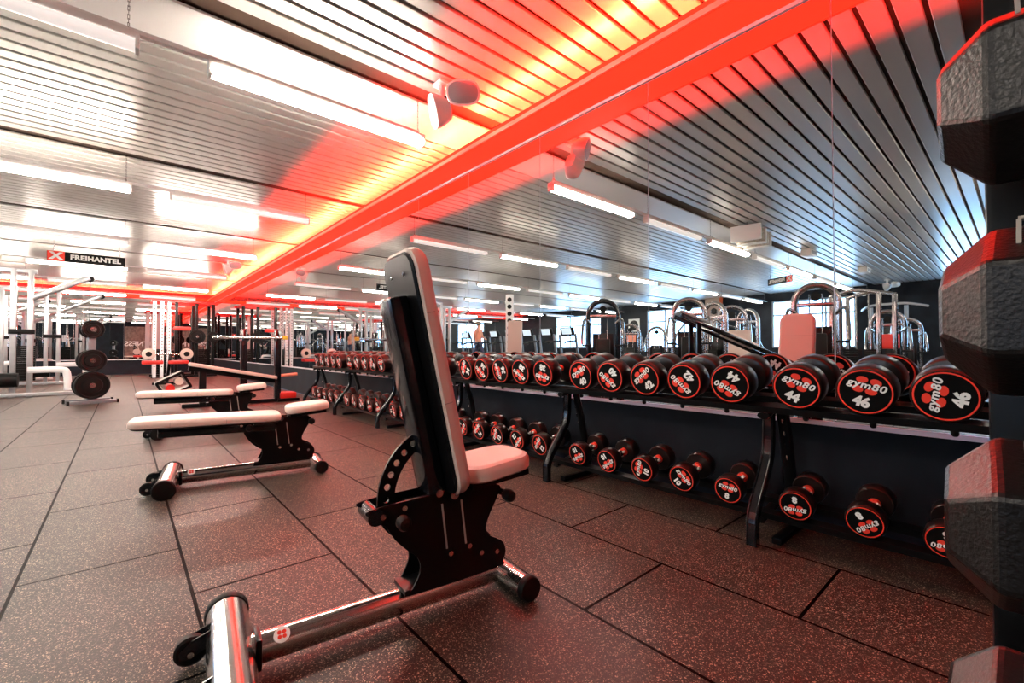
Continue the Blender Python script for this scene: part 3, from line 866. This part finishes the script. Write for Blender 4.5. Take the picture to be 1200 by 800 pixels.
# ------------------------------------------------------------------ hanging signs
def signs():
    def sign(loc, rz, w, h, label, txt):
        t = thing('hanging_sign', label, 'sign', loc, (0, 0, rz))
        part('x', M['plastic'], t).box((0, 0, 0), (w, 0.03, h)).build('board', None, t)
        for s in (-1, 1):
            b = part('x', M['red'], t); xs = -w / 2 + w * 0.11
            b.box((s * -1 * 0 + (xs if s < 0 else -xs) * 1, s * 0.0165, 0), (w * 0.21, 0.003, h)); b.build('red_field', None, t)
            b = part('x', M['white'], t)
            T = Matrix(((1, 0, 0, 0), (0, 0, -1, 0), (0, 1, 0, 0), (0, 0, 0, 1))) if s < 0 else Matrix(((-1, 0, 0, 0), (0, 0, 1, 0), (0, 1, 0, 0), (0, 0, 0, 1)))
            b.mesh(text_mesh('X', h * 0.95, 0.001, h * 0.05), Matrix.Translation((xs if s < 0 else -xs, s * 0.020, 0)) @ T @ Matrix.Diagonal((1.25, 1, 1, 1)))
            b.mesh(text_mesh(txt, h * 0.66, 0.001, h * 0.032, 0, 1.05), Matrix.Translation(((w * 0.11) if s < 0 else -(w * 0.11), s * 0.020, 0)) @ T @ Matrix.Diagonal((w * 0.70 / (h * 0.66 * 0.62 * len(txt)), 1, 1, 1)))
            b.build('lettering', None, t)
        for s in (-1, 1):
            part('x', M['chrome'], t).cyl((s * w * 0.42, 0, h / 2 - 0.002), (s * w * 0.42, 0, HC - loc[2] + 0.02), 0.004, seg=6).build('hanger', None, t)
    sign((-0.55, 12.0, 2.655), 0, 1.11, 0.185, 'black and red sign reading X FREIHANTEL hanging under the ceiling', 'FREIHANTEL')
    sign((-6.9, 3.95, 2.60), R(-58), 0.8, 0.16, 'black and red sign hanging beyond, seen only in the mirror', 'FREIHANTEL')
signs()

# ------------------------------------------------------------------ plate tree and weight plates
def weight_plate(mb, c, axis, r, th):
    mb.use(M['plastic']).lathe([(0, 0.036), (0, r * 0.55), (th * 0.35, r * 0.60), (th * 0.35, r * 0.82), (0, r * 0.86), (0.0, r * 0.97), (th * 0.2, r), (th * 0.8, r), (th, r * 0.97), (th, 0.036)], c, axis, 36, closed=True)
    mb.use(M['bright']).lathe([(-0.004, 0.027), (-0.004, 0.040), (th * 0.6, 0.040), (th * 0.6, 0.027)], c, axis, 18, closed=True)
    return mb

def plate_tree():
    x, y = -0.40, 10.15
    t = thing('plate_tree', 'grey weight plate tree standing on the tiles left of the benches', 'plate rack', (x, y, 0), (0, 0, R(12)))
    for s in (-1, 1):
        f = part('x', M['steelblue'], t).box((0, s * 0.19, 0.035), (0.62, 0.06, 0.05), bevel=0.006).build('foot', None, t)
        for q in (-1, 1): part('x', M['plastic'], t).box((q * 0.30, s * 0.19, 0.035), (0.03, 0.07, 0.062), bevel=0.006).build('end_cap', None, f)
    part('x', M['steelblue'], t).box((0, 0, 0.04), (0.06, 0.40, 0.05)).build('cross_bar', None, t)
    part('x', M['steelblue'], t).box((0, 0, 0.66), (0.10, 0.07, 1.24), bevel=0.006).build('post', None, t)
    sp = [(0.30, 0.225, 'lowest and largest'), (0.708, 0.178, 'middle'), (1.22, 0.145, 'smallest, topmost')]
    for z, r, nm in sp:
        for s in (-1, 1):
            part('x', M['bright'], t).cyl((0, s * 0.03, z), (0, s * 0.20, z), 0.024, seg=14).build('peg', None, t)
        for s, side in ((-1, 'front'), (1, 'rear')):
            d = thing('weight_plate', 'black weight plate, %s of three on the %s of the plate tree' % (nm, side), 'weight plate', (x, y, z), (0, 0, R(12)), 'plates on the plate tree')
            weight_plate(MB(), (0, s * 0.115 if s < 0 else 0.07, 0), (0, 1, 0), r, 0.045).build('plate', None, d)
plate_tree()

# ------------------------------------------------------------------ larger machines
def cable_station():
    t = thing('cable_machine', 'silver cable machine with a slanted boom at the left edge, nearest of two', 'gym machine', (-1.45, 12.3, 0), group='silver cable machines')
    S = M['silver']
    for x in (-0.10, 0.12): part('x', S, t).box((x, 0, 1.20), (0.075, 0.10, 2.40), bevel=0.008).build('upright', None, t)
    part('x', S, t).box((-0.35, 0, 2.36), (1.1, 0.09, 0.08), bevel=0.008).build('top_bar', None, t)
    part('x', S, t).box((-0.85, 0, 1.20), (0.075, 0.10, 2.40), bevel=0.008).build('upright', None, t)
    b = part('x', M['plastic'], t)
    for k in range(18): b.box((-0.48, 0, 0.14 + 0.048 * k), (0.42, 0.12, 0.044))
    b.build('weight_stack', None, t)
    for x in (-0.60, -0.36): part('x', M['bright'], t).cyl((x, 0, 0.05), (x, 0, 2.34), 0.012, seg=8).build('guide_rod', None, t)
    part('x', S, t).tube([(0.12, -0.02, 1.85), (0.92, -0.02, 2.32)], 0.04, 8, flat=(0.04, 0.055)).build('boom', None, t)
    part('x', M['plastic'], t).lathe([(0, 0.05), (0.006, 0.06), (0.024, 0.06), (0.03, 0.05)], (0.93, -0.035, 2.30), (0, 1, 0), 20).build('pulley', None, t)
    part('x', M['plastic'], t).cyl((0.93, -0.02, 1.30), (0.93, -0.02, 2.28), 0.005, seg=6).build('cable', None, t)
    part('x', M['whitepaint'], t).tube(smooth_path([(0.10, -0.05, 0.50), (0.52, -0.05, 0.50), (0.62, -0.05, 0.43), (0.64, -0.05, 0.10)], 4), 0.05, 10, flat=(0.045, 0.06)).build('foot_frame', None, t)
    part('x', S, t).box((0.05, -0.05, 0.045), (2.0, 0.10, 0.06), bevel=0.008).build('base', None, t)
    part('x', M['plastic'], t).cyl((-0.30, -0.22, 0.33), (0.0, -0.22, 0.33), 0.13, seg=22).build('roller_pad', None, t)
    part('x', M['plastic'], t).box((0.02, -0.09, 1.22), (0.34, 0.06, 0.09), bevel=0.01).build('adjuster', None, t)
    dup(t, (-1.38, 16.2, 0), (0, 0, 0), 'silver cable machine with a slanted boom, behind the nearest one at left')
    dup(t, (-3.1, 13.2, 0), (0, 0, R(180)), 'silver cable machine standing by the treadmills, seen in the mirror')
    dup(t, (-2.6, 18.6, 0), (0, 0, R(10)), 'silver cable machine close to the far mirror wall')
cable_station()

def multi_tower():
    t = thing('multi_tower', 'red topped black and white multi station tower near the far wall', 'gym machine', (1.5, 18.3, 0))
    for i, (x, y) in enumerate(((-0.78, -0.55), (-0.42, -0.55), (-0.60, -0.62), (-0.24, -0.60), (0.30, -0.45), (0.75, -0.45), (-0.75, 0.55), (-0.40, 0.55), (0.30, 0.55), (0.75, 0.55))):
        m = M['whitepaint'] if i in (0, 1, 2, 6, 7) else M['black']
        u = part('x', m, t).box((x, y, 1.20), (0.09, 0.09, 2.38), bevel=0.008).build('upright', None, t)
        b = part('x', M['plastic'], t)
        for k in range(20): b.cyl((x, y - 0.052, 0.35 + 0.1 * k), (x, y - 0.044, 0.35 + 0.1 * k), 0.016, seg=8)
        b.build('hole', None, u)
    for y in (-0.5, 0.55): part('x', M['redpaint'], t).box((0.0, y, 2.42), (1.72, 0.10, 0.08), bevel=0.008).build('top_bar', None, t)
    for x in (-0.75, 0.75): part('x', M['redpaint'], t).box((x, 0.02, 2.42), (0.09, 1.0, 0.08), bevel=0.008).build('top_bar', None, t)
    for x in (-0.58, 0.52):
        b = part('x', M['plastic'], t)
        for k in range(16): b.box((x, 0, 0.12 + 0.05 * k), (0.26, 0.16, 0.046))
        b.build('weight_stack', None, t)
    for y in (-0.5, 0.55): part('x', M['black'], t).box((0, y, 0.03), (1.72, 0.09, 0.06)).build('base', None, t)
    part('x', M['redpaint'], t).box((-0.1, -0.66, 1.55), (0.46, 0.10, 0.12), bevel=0.03).build('dip_pad', None, t)
    for x in (0.30, 0.75): part('x', M['bright'], t).cyl((x, -0.48, 1.30), (x, -0.80, 1.30), 0.024, seg=10).build('peg', None, t)
    for x, z, r, nm in ((0.30, 1.30, 0.225, 'larger'), (0.75, 1.30, 0.175, 'smaller')):
        d = thing('weight_plate', 'black weight plate, the %s one stored on the red topped tower' % nm, 'weight plate', (1.5 + x, 18.3, z), group='plates on the red topped tower')
        weight_plate(MB(), (0, -0.66, 0), (0, 1, 0), r, 0.045).build('plate', None, d)
    dup(t, (-4.6, 18.8, 0), (0, 0, R(90)), 'red topped multi station tower further left, seen in the mirror')
multi_tower()

def roman_chair():
    t = thing('hyperextension_bench', 'back extension bench with white round roller pads and red cushions', 'bench', (0.85, 14.3, 0))
    part('x', M['black'], t).box((0, 0, 0.03), (0.62, 0.08, 0.06), bevel=0.006).build('base', None, t)
    part('x', M['black'], t).box((0, 0.45, 0.03), (0.08, 0.95, 0.06), bevel=0.006).build('base', None, t)
    part('x', M['black'], t).tube([(0, 0.15, 0.05), (0.05, -0.05, 0.78)], 0.035, 8).build('post', None, t)
    part('x', M['bright'], t).cyl((-0.42, -0.06, 0.77), (0.42, -0.06, 0.77), 0.018, seg=12).build('axle', None, t)
    for x in (-0.38, 0.38):
        p = part('x', M['cream'], t).lathe([(0, 0.06), (0, 0.12), (0.01, 0.14), (0.07, 0.14), (0.08, 0.12), (0.08, 0.06)], (x, -0.12, 0.77), (0, 1, 0), 26).build('roller_pad', None, t)
        part('x', M['plastic'], t).lathe([(-0.006, 0.02), (-0.004, 0.06), (0.01, 0.07)], (x, -0.12, 0.77), (0, 1, 0), 18).build('hub', None, p)
    for x in (-0.30, 0.22): part('x', M['redpaint'], t).box((x, 0.10, 0.56), (0.42, 0.30, 0.09), bevel=0.025).build('cushion', None, t)
roman_chair()

def decline_bench():
    t = thing('decline_bench', 'black decline bench with pale sloping pad and tall dark posts', 'bench', (1.35, 8.4, 0))
    p = pad_mesh(M['cream'], 1.24, 0.28, 0.055, 0.02, round_r=0.05)
    a = math.atan2(0.25, 1.18)
    bmesh.ops.transform(p.bm, matrix=Matrix.Translation((-0.60, 0, 0.64)) @ Matrix.Rotation(a, 4, 'Y'), verts=p.bm.verts)
    p.build('pad', None, t)
    b = MB(); b.use(M['black']); b.box((0.62, 0, -0.035), (1.22, 0.10, 0.07), bevel=0.006)
    bmesh.ops.transform(b.bm, matrix=Matrix.Translation((-0.60, 0, 0.64)) @ Matrix.Rotation(a, 4, 'Y'), verts=b.bm.verts)
    b.build('pad_rail', None, t)
    part('x', M['black'], t).box((-0.42, 0, 0.28), (0.09, 0.10, 0.56), bevel=0.006).build('leg', None, t)
    part('x', M['black'], t).box((0.0, 0, 0.03), (1.36, 0.09, 0.06), bevel=0.006).build('base', None, t)
    for x, y in ((0.64, 0.0), (0.18, 0.26)):
        part('x', M['gloss'], t).box((x, y, 0.62), (0.095, 0.095, 1.22), bevel=0.008).build('post', None, t)
        part('x', M['bright'], t).box((x - 0.493 * 0.085, y - 0.87 * 0.085, 1.05), (0.05, 0.09, 0.03), rot=(0, 0, R(-29.5))).build('bar_hook', None, t)
    pg = part('x', M['orange'], t).cyl((0.69, -0.02, 0.44), (0.95, -0.02, 0.46), 0.026, seg=12).build('peg', None, t)
    part('x', M['redpaint'], t).box((0.80, 0.05, 0.10), (0.26, 0.26, 0.10), bevel=0.02).build('foot_cushion', None, t)
    part('x', M['black'], t).box((0.80, 0.05, 0.025), (0.34, 0.30, 0.05)).build('foot_plate', None, t)
    # tilted leg roller frame at the head
    f = MB(); f.use(M['black'])
    T = Matrix.Translation((-0.78, 0.05, 0.36)) @ Matrix.Rotation(R(-28), 4, 'Y')
    for q in (-0.12, 0.12): f.box(T @ Vector((0, 0, q)), (0.36, 0.30, 0.035), rot=(0, R(-28), 0))
    for q in (-0.17, 0.17): f.box(T @ Vector((q, 0, 0)), (0.035, 0.30, 0.24), rot=(0, R(-28), 0))
    f.build('roller_frame', None, t)
    r = MB(); r.use(M['redpaint']); r.cyl(T @ Vector((-0.06, -0.17, -0.02)), T @ Vector((-0.06, 0.17, -0.02)), 0.055, seg=16)
    r.build('leg_roller', None, t)
    r = MB(); r.use(M['cream']); r.cyl(T @ Vector((0.08, -0.17, 0.02)), T @ Vector((0.08, 0.17, 0.02)), 0.055, seg=16)
    r.build('leg_roller', None, t)
    bb = thing('barbell', 'chrome barbell with a yellow end clip resting across the dark posts', 'barbell', (1.713, 8.447, 1.0885), (0, 0, R(-29.5)))
    part('x', M['chrome'], bb).cyl((-0.70, 0.0, 0), (0.42, 0.0, 0), 0.022, seg=14).build('bar', None, bb)
    part('x', M['yellow'], bb).cyl((0.38, 0.0, 0), (0.45, 0.0, 0), 0.034, seg=14).build('clip', None, bb)
    part('x', M['bright'], bb).cyl((-0.68, 0.0, 0), (-0.46, 0.0, 0), 0.030, seg=14).build('sleeve', None, bb)
decline_bench()

def flat_rack_bench(): pass

def arch_machine():
    """selectorised machine with a rounded tube arch round its weight stack, arch in the local x-z plane, user side at -y"""
    W, H = 0.80, 2.15
    t = thing('weight_machine', 'tall chrome arched weight machine, large in the middle of the mirror', 'gym machine', (-4.45, 2.56, 0), group='arched weight machines seen in the mirror')
    r = W / 2 - 0.05
    path = [(-r, 0, 0.04), (-r, 0, H - r - 0.05)] + arc((0, H - r - 0.05), r, PI, 0, 14)[1:-1] + [(r, 0, H - r - 0.05), (r, 0, 0.04)]
    part('x', M['chrome'], t).tube(path, 0.058, 12).build('arch_frame', None, t)
    part('x', M['chrome'], t).box((0, 0, 0.05), (W, 0.14, 0.07), bevel=0.01).build('base', None, t)
    b = part('x', M['plastic'], t)
    for k in range(16): b.box((0, 0, 0.14 + 0.048 * k), (0.30, 0.14, 0.044))
    b.build('weight_stack', None, t)
    for x in (-0.10, 0.10): part('x', M['bright'], t).cyl((x, 0, 0.1), (x, 0, H - 0.22), 0.011, seg=8).build('guide_rod', None, t)
    part('x', M['black'], t).box((0, 0.09, 0.72), (0.50, 0.02, 1.20), bevel=0.006).build('shroud', None, t)
    part('x', M['chrome'], t).box((0, 0, H - 0.42), (W - 0.1, 0.07, 0.08), bevel=0.01).build('cross_bar', None, t)
    part('x', M['plastic'], t).lathe([(0, 0.07), (0.01, 0.085), (0.04, 0.085), (0.05, 0.07)], (0.0, -0.03, H - 0.26), (0, 1, 0), 20).build('pulley', None, t)
    part('x', M['chrome'], t).tube(smooth_path([(0.0, -0.05, 0.06), (0.0, -1.1, 0.06)], 2), 0.045, 10).build('base', None, t)
    part('x', M['chrome'], t).tube([(0, -0.75, 0.06), (0, -0.75, 0.46)], 0.04, 10).build('seat_post', None, t)
    part('x', M['plastic'], t).box((0, -0.75, 0.50), (0.40, 0.42, 0.08), bevel=0.03).build('seat_pad', None, t)
    part('x', M['plastic'], t).box((0, -0.48, 0.88), (0.32, 0.08, 0.60), rot=(R(-8), 0, 0), bevel=0.03).build('back_pad', None, t)
    for s in (-1, 1):
        part('x', M['chrome'], t).tube(smooth_path([(s * 0.30, -0.10, 1.55), (s * 0.42, -0.50, 1.62), (s * 0.45, -0.85, 1.30), (s * 0.45, -0.95, 1.05)], 5), 0.03, 8).build('lever_arm', None, t)
        part('x', M['plastic'], t).cyl((s * 0.45, -0.95, 1.02), (s * 0.25, -0.98, 1.02), 0.022, seg=10).build('grip', None, t)
    part('x', M['chrome'], t).tube([(-r, 0.0, 1.2), (-r - 0.02, 0.45, 0.5), (-r - 0.02, 0.55, 0.05)], 0.035, 8).build('strut', None, t)
    L = [((-2.87, 6.30, 0), R(53), 'dark arched weight machine left of the white mirror signs', 0.95),
         ((-4.90, 5.30, 0), R(63), 'chrome arched weight machine in front of the second window, mirrored', 1.0),
         ((-6.35, 5.35, 0), R(105), 'chrome arched weight machine angled behind another by the window, mirrored', 1.0),
         ((-7.7, 5.45, 0), R(68), 'chrome arched weight machine before the orange brick pillar, mirrored', 1.0),
         ((-9.2, 5.6, 0), R(108), 'chrome arched weight machine angled behind another by the bricks, mirrored', 1.0),
         ((-7.9, 2.05, 0), R(81), 'shorter chrome arched machine near the dark wall, mirrored', 0.84),
         ((-10.1, 2.0, 0), R(82), 'lowest chrome arched machine near the dark wall, mirrored', 0.80),
         ((-6.9, 8.3, 0), R(56), 'small chrome arched machine just right of the mirror seam', 0.80),
         ((-8.3, 8.2, 0), R(60), 'small chrome arched machine standing before the bright window, mirrored', 0.78)]
    for loc, rz, lab, sc in L:
        c = dup(t, loc, (0, 0, rz), lab); c.scale = (sc, sc, sc)
        if lab.startswith('dark'):
            for o in bpy.data.objects:
                if o.parent == c and o.name.startswith('arch_frame'):
                    o.material_slots[0].link = 'OBJECT'; o.material_slots[0].material = M['gloss']
    t.rotation_euler = (0, 0, R(75))
arch_machine()

def multi_gym():
    t = thing('multi_gym', 'chrome multi gym frame with red cushion right of the mirror seam', 'gym machine', (-6.0, 2.15, 0), (0, 0, R(-75)))
    for x in (-0.42, 0.42):
        for y in (-0.3, 0.3): part('x', M['chrome'], t).box((x, y, 1.0), (0.07, 0.07, 2.0), bevel=0.01).build('upright', None, t)
    for y in (-0.3, 0.3): part('x', M['chrome'], t).tube(smooth_path([(-0.45, y, 1.98), (0, y, 2.08), (0.45, y, 1.98)], 5), 0.04, 10).build('top_bar', None, t)
    for x in (-0.2, 0.2):
        b = part('x', M['plastic'], t)
        for k in range(16): b.box((x, 0, 0.12 + 0.05 * k), (0.30, 0.16, 0.046))
        b.build('weight_stack', None, t)
        for dx in (-0.09, 0.09): part('x', M['bright'], t).cyl((x + dx, 0, 0.1), (x + dx, 0, 1.98), 0.011, seg=8).build('guide_rod', None, t)
    part('x', M['redpaint'], t).box((0.28, -0.42, 1.05), (0.30, 0.10, 0.30), bevel=0.03).build('cushion', None, t)
    part('x', M['chrome'], t).box((0, 0, 0.035), (0.95, 0.66, 0.07), bevel=0.01).build('base', None, t)
    # pull-up tower behind it
    t = thing('pull_up_tower', 'pale steel pull up tower with overhead bar against the dark wall, mirrored', 'gym machine', (-11.6, 2.6, 0), (0, 0, R(-70)))
    for s in (-1, 1):
        part('x', M['silver'], t).tube([(s * 0.45, 0, 0.03), (s * 0.45, 0, 2.15)], 0.05, 8).build('upright', None, t)
        part('x', M['silver'], t).tube([(s * 0.45, 0.02, 1.2), (s * 0.48, -0.7, 0.05)], 0.04, 8).build('strut', None, t)
    part('x', M['silver'], t).tube(smooth_path([(-0.85, -0.25, 2.10), (-0.5, 0, 2.20), (0, 0.02, 2.22), (0.5, 0, 2.20), (0.85, -0.25, 2.10)], 5), 0.035, 10).build('pull_up_bar', None, t)
    part('x', M['silver'], t).box((0, 0, 0.03), (1.0, 0.10, 0.06)).build('base', None, t)
    part('x', M['black'], t).box((0, -0.10, 1.25), (0.34, 0.08, 0.6), bevel=0.03).build('back_pad', None, t)
    # hack squat style sled
    t = thing('leg_press', 'black leg press sled with steep diagonal rails in the mirror', 'gym machine', (-2.7, 3.45, 0), (0, 0, R(50)))
    for s in (-1, 1):
        part('x', M['gloss'], t).tube([(-0.75, s * 0.28, 0.75), (0.85, s * 0.28, 1.50)], 0.04, 8).build('rail', None, t)
        part('x', M['black'], t).box((0.55, s * 0.28, 0.68), (0.07, 0.07, 1.36)).build('leg', None, t)
        part('x', M['black'], t).box((-0.60, s * 0.28, 0.40), (0.07, 0.07, 0.80)).build('leg', None, t)
    part('x', M['silver'], t).box((0.62, 0, 1.46), (0.50, 0.60, 0.04), rot=(0, R(-25), 0), bevel=0.01).build('foot_plate', None, t)
    part('x', M['cream'], t).box((-0.20, 0, 1.05), (0.60, 0.34, 0.09), rot=(0, R(-25), 0), bevel=0.03).build('back_pad', None, t)
    part('x', M['black'], t).box((0, 0, 0.03), (1.4, 0.66, 0.06)).build('base', None, t)
    t = thing('truss_column', 'white perforated column with dark holes standing in the mirror', 'column', (-2.9, 9.6, 0), (0, 0, R(50)))
    part('x', M['whitepaint'], t).box((0, 0, 1.22), (0.22, 0.10, 2.44), bevel=0.01).build('post', None, t)
    h = part('x', M['plastic'], t)
    for k in range(11): h.cyl((0, -0.055, 0.3 + 0.2 * k), (0, -0.049, 0.3 + 0.2 * k), 0.065, seg=14)
    h.build('hole', None, t)
    part('x', M['plastic'], t).box((0, 0, 0.02), (0.5, 0.4, 0.04)).build('base_plate', None, t)
    t = thing('upright_bench', 'tall beige upright pad on a dark stand beside the white column, mirrored', 'bench', (-2.3, 8.7, 0), (0, 0, R(50)))
    part('x', M['cream'], t).box((0, 0, 1.22), (0.38, 0.09, 0.85), rot=(R(-8), 0, 0), bevel=0.035).build('back_pad', None, t)
    part('x', M['black'], t).box((0, 0.10, 0.65), (0.10, 0.08, 1.25), bevel=0.01).build('post', None, t)
    part('x', M['black'], t).box((0, 0.0, 0.03), (0.6, 0.7, 0.06), bevel=0.01).build('base', None, t)
    t = thing('upright_bench', 'pale seat pad leaning left of the mirrored bench backrest', 'bench', (-4.2, 3.85, 0), (0, 0, R(70)))
    part('x', M['cream'], t).box((0, 0, 0.95), (0.42, 0.10, 0.72), rot=(R(-22), 0, 0), bevel=0.04).build('back_pad', None, t)
    part('x', M['black'], t).box((0, 0.12, 0.45), (0.10, 0.08, 0.85), bevel=0.01).build('post', None, t)
    part('x', M['black'], t).box((0, 0.0, 0.03), (0.6, 0.7, 0.06), bevel=0.01).build('base', None, t)
multi_gym()

def treadmills():
    t = thing('treadmill', 'dark treadmill with a lit console, first of the row seen in the mirror', 'treadmill', (0, 0, 0), group='treadmills in a row')
    part('x', M['black'], t).box((0, 0, 0.11), (0.80, 1.9, 0.22), bevel=0.03).build('deck', None, t)
    part('x', M['plastic'], t).box((0, -0.05, 0.224), (0.50, 1.6, 0.012)).build('belt', None, t)
    for s in (-1, 1):
        part('x', M['steelblue'], t).tube(smooth_path([(s * 0.37, 0.80, 0.15), (s * 0.37, 0.72, 0.8), (s * 0.36, 0.62, 1.42)], 4), 0.045, 8).build('mast', None, t)
        part('x', M['plastic'], t).tube(smooth_path([(s * 0.36, 0.64, 1.18), (s * 0.38, 0.2, 1.15), (s * 0.38, 0.05, 1.08)], 4), 0.028, 8).build('handrail', None, t)
    c = part('x', M['plastic'], t).box((0, 0.62, 1.50), (0.60, 0.08, 0.30), rot=(R(18), 0, 0), bevel=0.03).build('console', None, t)
    part('x', M['screen'], t).box((0, 0.576, 1.513), (0.42, 0.012, 0.22), rot=(R(18), 0, 0)).build('screen', None, c)
    part('x', M['cream'], t).box((0, 0.86, 0.24), (0.70, 0.17, 0.16), bevel=0.04).build('motor_hood', None, t)
    for i in range(7):
        loc = (-5.5, 16.3 - 1.0 * i, 0); rz = R(90)
        if i == 0: t.location = loc; t.rotation_euler = (0, 0, rz)
        else: dup(t, loc, (0, 0, rz), 'dark treadmill with a lit console, %s of the row seen in the mirror' % ORD[i])
treadmills()

def person():
    P = Vector((-5.30, 14.3, 0.232))
    t = thing('person', 'person in coral top and dark blue leggings walking, seen in the mirror', 'person', P, (0, 0, R(90)))
    def skin(name, verts, edges, rad, m, parent):
        me = bpy.data.meshes.new(name); me.from_pydata(verts, edges, []); me.materials.append(m)
        o = bpy.data.objects.new(name, me); col.objects.link(o); o.parent = parent
        md = o.modifiers.new('skin', 'SKIN'); md.use_smooth_shade = True
        for i, d in enumerate(me.skin_vertices[0].data): d.radius = (rad[i], rad[i])
        me.skin_vertices[0].data[0].use_root = True
        sd = o.modifiers.new('sub', 'SUBSURF'); sd.levels = 2; sd.render_levels = 2
        return o
    V = [(0, 0, 0.93), (0, 0, 1.10), (0, 0, 1.28), (0, 0, 1.43), (0, 0.0, 1.52), (0, 0.02, 1.60), (0, 0.02, 1.70),
         (-0.17, 0, 1.40), (-0.24, 0.02, 1.16), (-0.20, 0.20, 1.06), (-0.19, 0.27, 1.05), (0.17, 0, 1.40), (0.24, -0.05, 1.15), (0.22, 0.12, 1.00), (0.21, 0.19, 0.99),
         (-0.10, 0, 0.86), (-0.10, 0.14, 0.50), (-0.10, 0.05, 0.09), (-0.10, 0.17, 0.04), (0.10, 0, 0.86), (0.10, -0.06, 0.48), (0.10, -0.26, 0.12), (0.10, -0.14, 0.04)]
    E = [(0, 1), (1, 2), (2, 3), (3, 4), (4, 5), (5, 6), (3, 7), (7, 8), (8, 9), (9, 10), (3, 11), (11, 12), (12, 13), (13, 14), (0, 15), (15, 16), (16, 17), (17, 18), (0, 19), (19, 20), (20, 21), (21, 22)]
    rd = [0.13, 0.12, 0.135, 0.11, 0.055, 0.085, 0.085, 0.055, 0.043, 0.035, 0.035, 0.055, 0.043, 0.035, 0.035, 0.095, 0.06, 0.042, 0.035, 0.095, 0.06, 0.042, 0.035]
    skin('body', V, E, rd, M['skin'], t)
    skin('shirt', [V[0], V[1], V[2], V[3], V[7], V[11]], [(0, 1), (1, 2), (2, 3), (3, 4), (3, 5)], [0.142, 0.135, 0.15, 0.12, 0.068, 0.068], M['shirt'], t)
    skin('leggings', [(0, 0, 0.96)] + V[15:18] + V[19:22], [(0, 1), (1, 2), (2, 3), (0, 4), (4, 5), (5, 6)], [0.145, 0.107, 0.07, 0.05, 0.107, 0.07, 0.05], M['denim'], t)
    h = MB(); h.use(M['hair']); h.lathe([(0, 0.02), (0.02, 0.075), (0.07, 0.105), (0.13, 0.10), (0.17, 0.06), (0.18, 0.01)], (0, 0.0, 1.60), (0, -0.15, 1), 20)
    h.build('hair', None, t)
person()

def wall_bits():
    # hanging heater box by the first light row, small white boxes, wall poster
    t = thing('ceiling_heater', 'boxy white framed heater hung under the ceiling, seen in the mirror', 'heater', (-2.75, 3.05, HC), (0, 0, R(-8)))
    part('x', M['ducting'], t).box((0, 0, -0.20), (0.70, 0.42, 0.20), bevel=0.01).build('grille', None, t)
    for x in (-0.38, 0.0, 0.38): part('x', M['whitepaint'], t).box((x, 0, -0.20), (0.06, 0.46, 0.26), bevel=0.01).build('bracket', None, t)
    for x in (-0.3, 0.3): part('x', M['chrome'], t).cyl((x, 0, -0.1), (x, 0, 0.02), 0.01, seg=8).build('hanger', None, t)
    p = thing('ceiling_box', 'small white box on the ceiling, nearer of two in the mirror', 'ceiling box', (-5.7, 3.0, HC))
    part('x', M['housing'], p).box((0, 0, -0.07), (0.42, 0.2, 0.14), bevel=0.02).build('housing', None, p)
    part('x', M['grille'], p).box((0, -0.105, -0.07), (0.30, 0.006, 0.07)).build('front_grille', None, p)
    dup(p, (-9.2, 2.7, HC), (0, 0, 0), 'small white box on the ceiling, farther of two in the mirror')
    a = thing('wall_poster', 'white square poster with dark round emblem on the dark wall, mirrored', 'poster', (LX + 0.012, 12.4, 2.05))
    part('x', M['white'], a).box((0, 0, 0), (0.02, 0.62, 0.62)).build('sheet', None, a)
    part('x', M['plastic'], a).lathe([(0, 0.24), (0.004, 0.24)], (0.010, 0, 0), (1, 0, 0), 28).build('round_emblem', None, a)
    o = MB(); o.use(M['orange']); o.box((LX + 0.02, 12.55, 1.45), (0.03, 0.5, 0.42))
    tag(o.build('notice_sign'), 'small orange notice below the white square poster', 'notice')
    # tall red framed door-like panel seen left of the upright bench in the mirror
wall_bits()

# ------------------------------------------------------------------ camera, world, view
cam = bpy.data.cameras.new('camera'); co = bpy.data.objects.new('camera', cam); col.objects.link(co)
cam.sensor_fit = 'HORIZONTAL'; cam.sensor_width = 36.0; cam.lens = 36.0 * 522 / 1200
cam.clip_start = 0.02; cam.clip_end = 200
co.location = (0, 0, EYE)
co.rotation_euler = (R(90 + 0.99), 0, R(-41.08))
scene.camera = co
w = bpy.data.worlds.new('world'); scene.world = w; w.use_nodes = True
w.node_tree.nodes['Background'].inputs[0].default_value = (0.5, 0.7, 1.0, 1)
w.node_tree.nodes['Background'].inputs[1].default_value = 0.6
scene.view_settings.view_transform = 'Standard'
scene.view_settings.look = 'None'
scene.view_settings.gamma = 1.0
scene.view_settings.use_curve_mapping = False
scene.view_settings.exposure = 0.08
c = scene.cycles
c.max_bounces = 14; c.glossy_bounces = 10; c.diffuse_bounces = 4
c.use_denoising = True
c.sample_clamp_indirect = 6.0
c.caustics_reflective = True
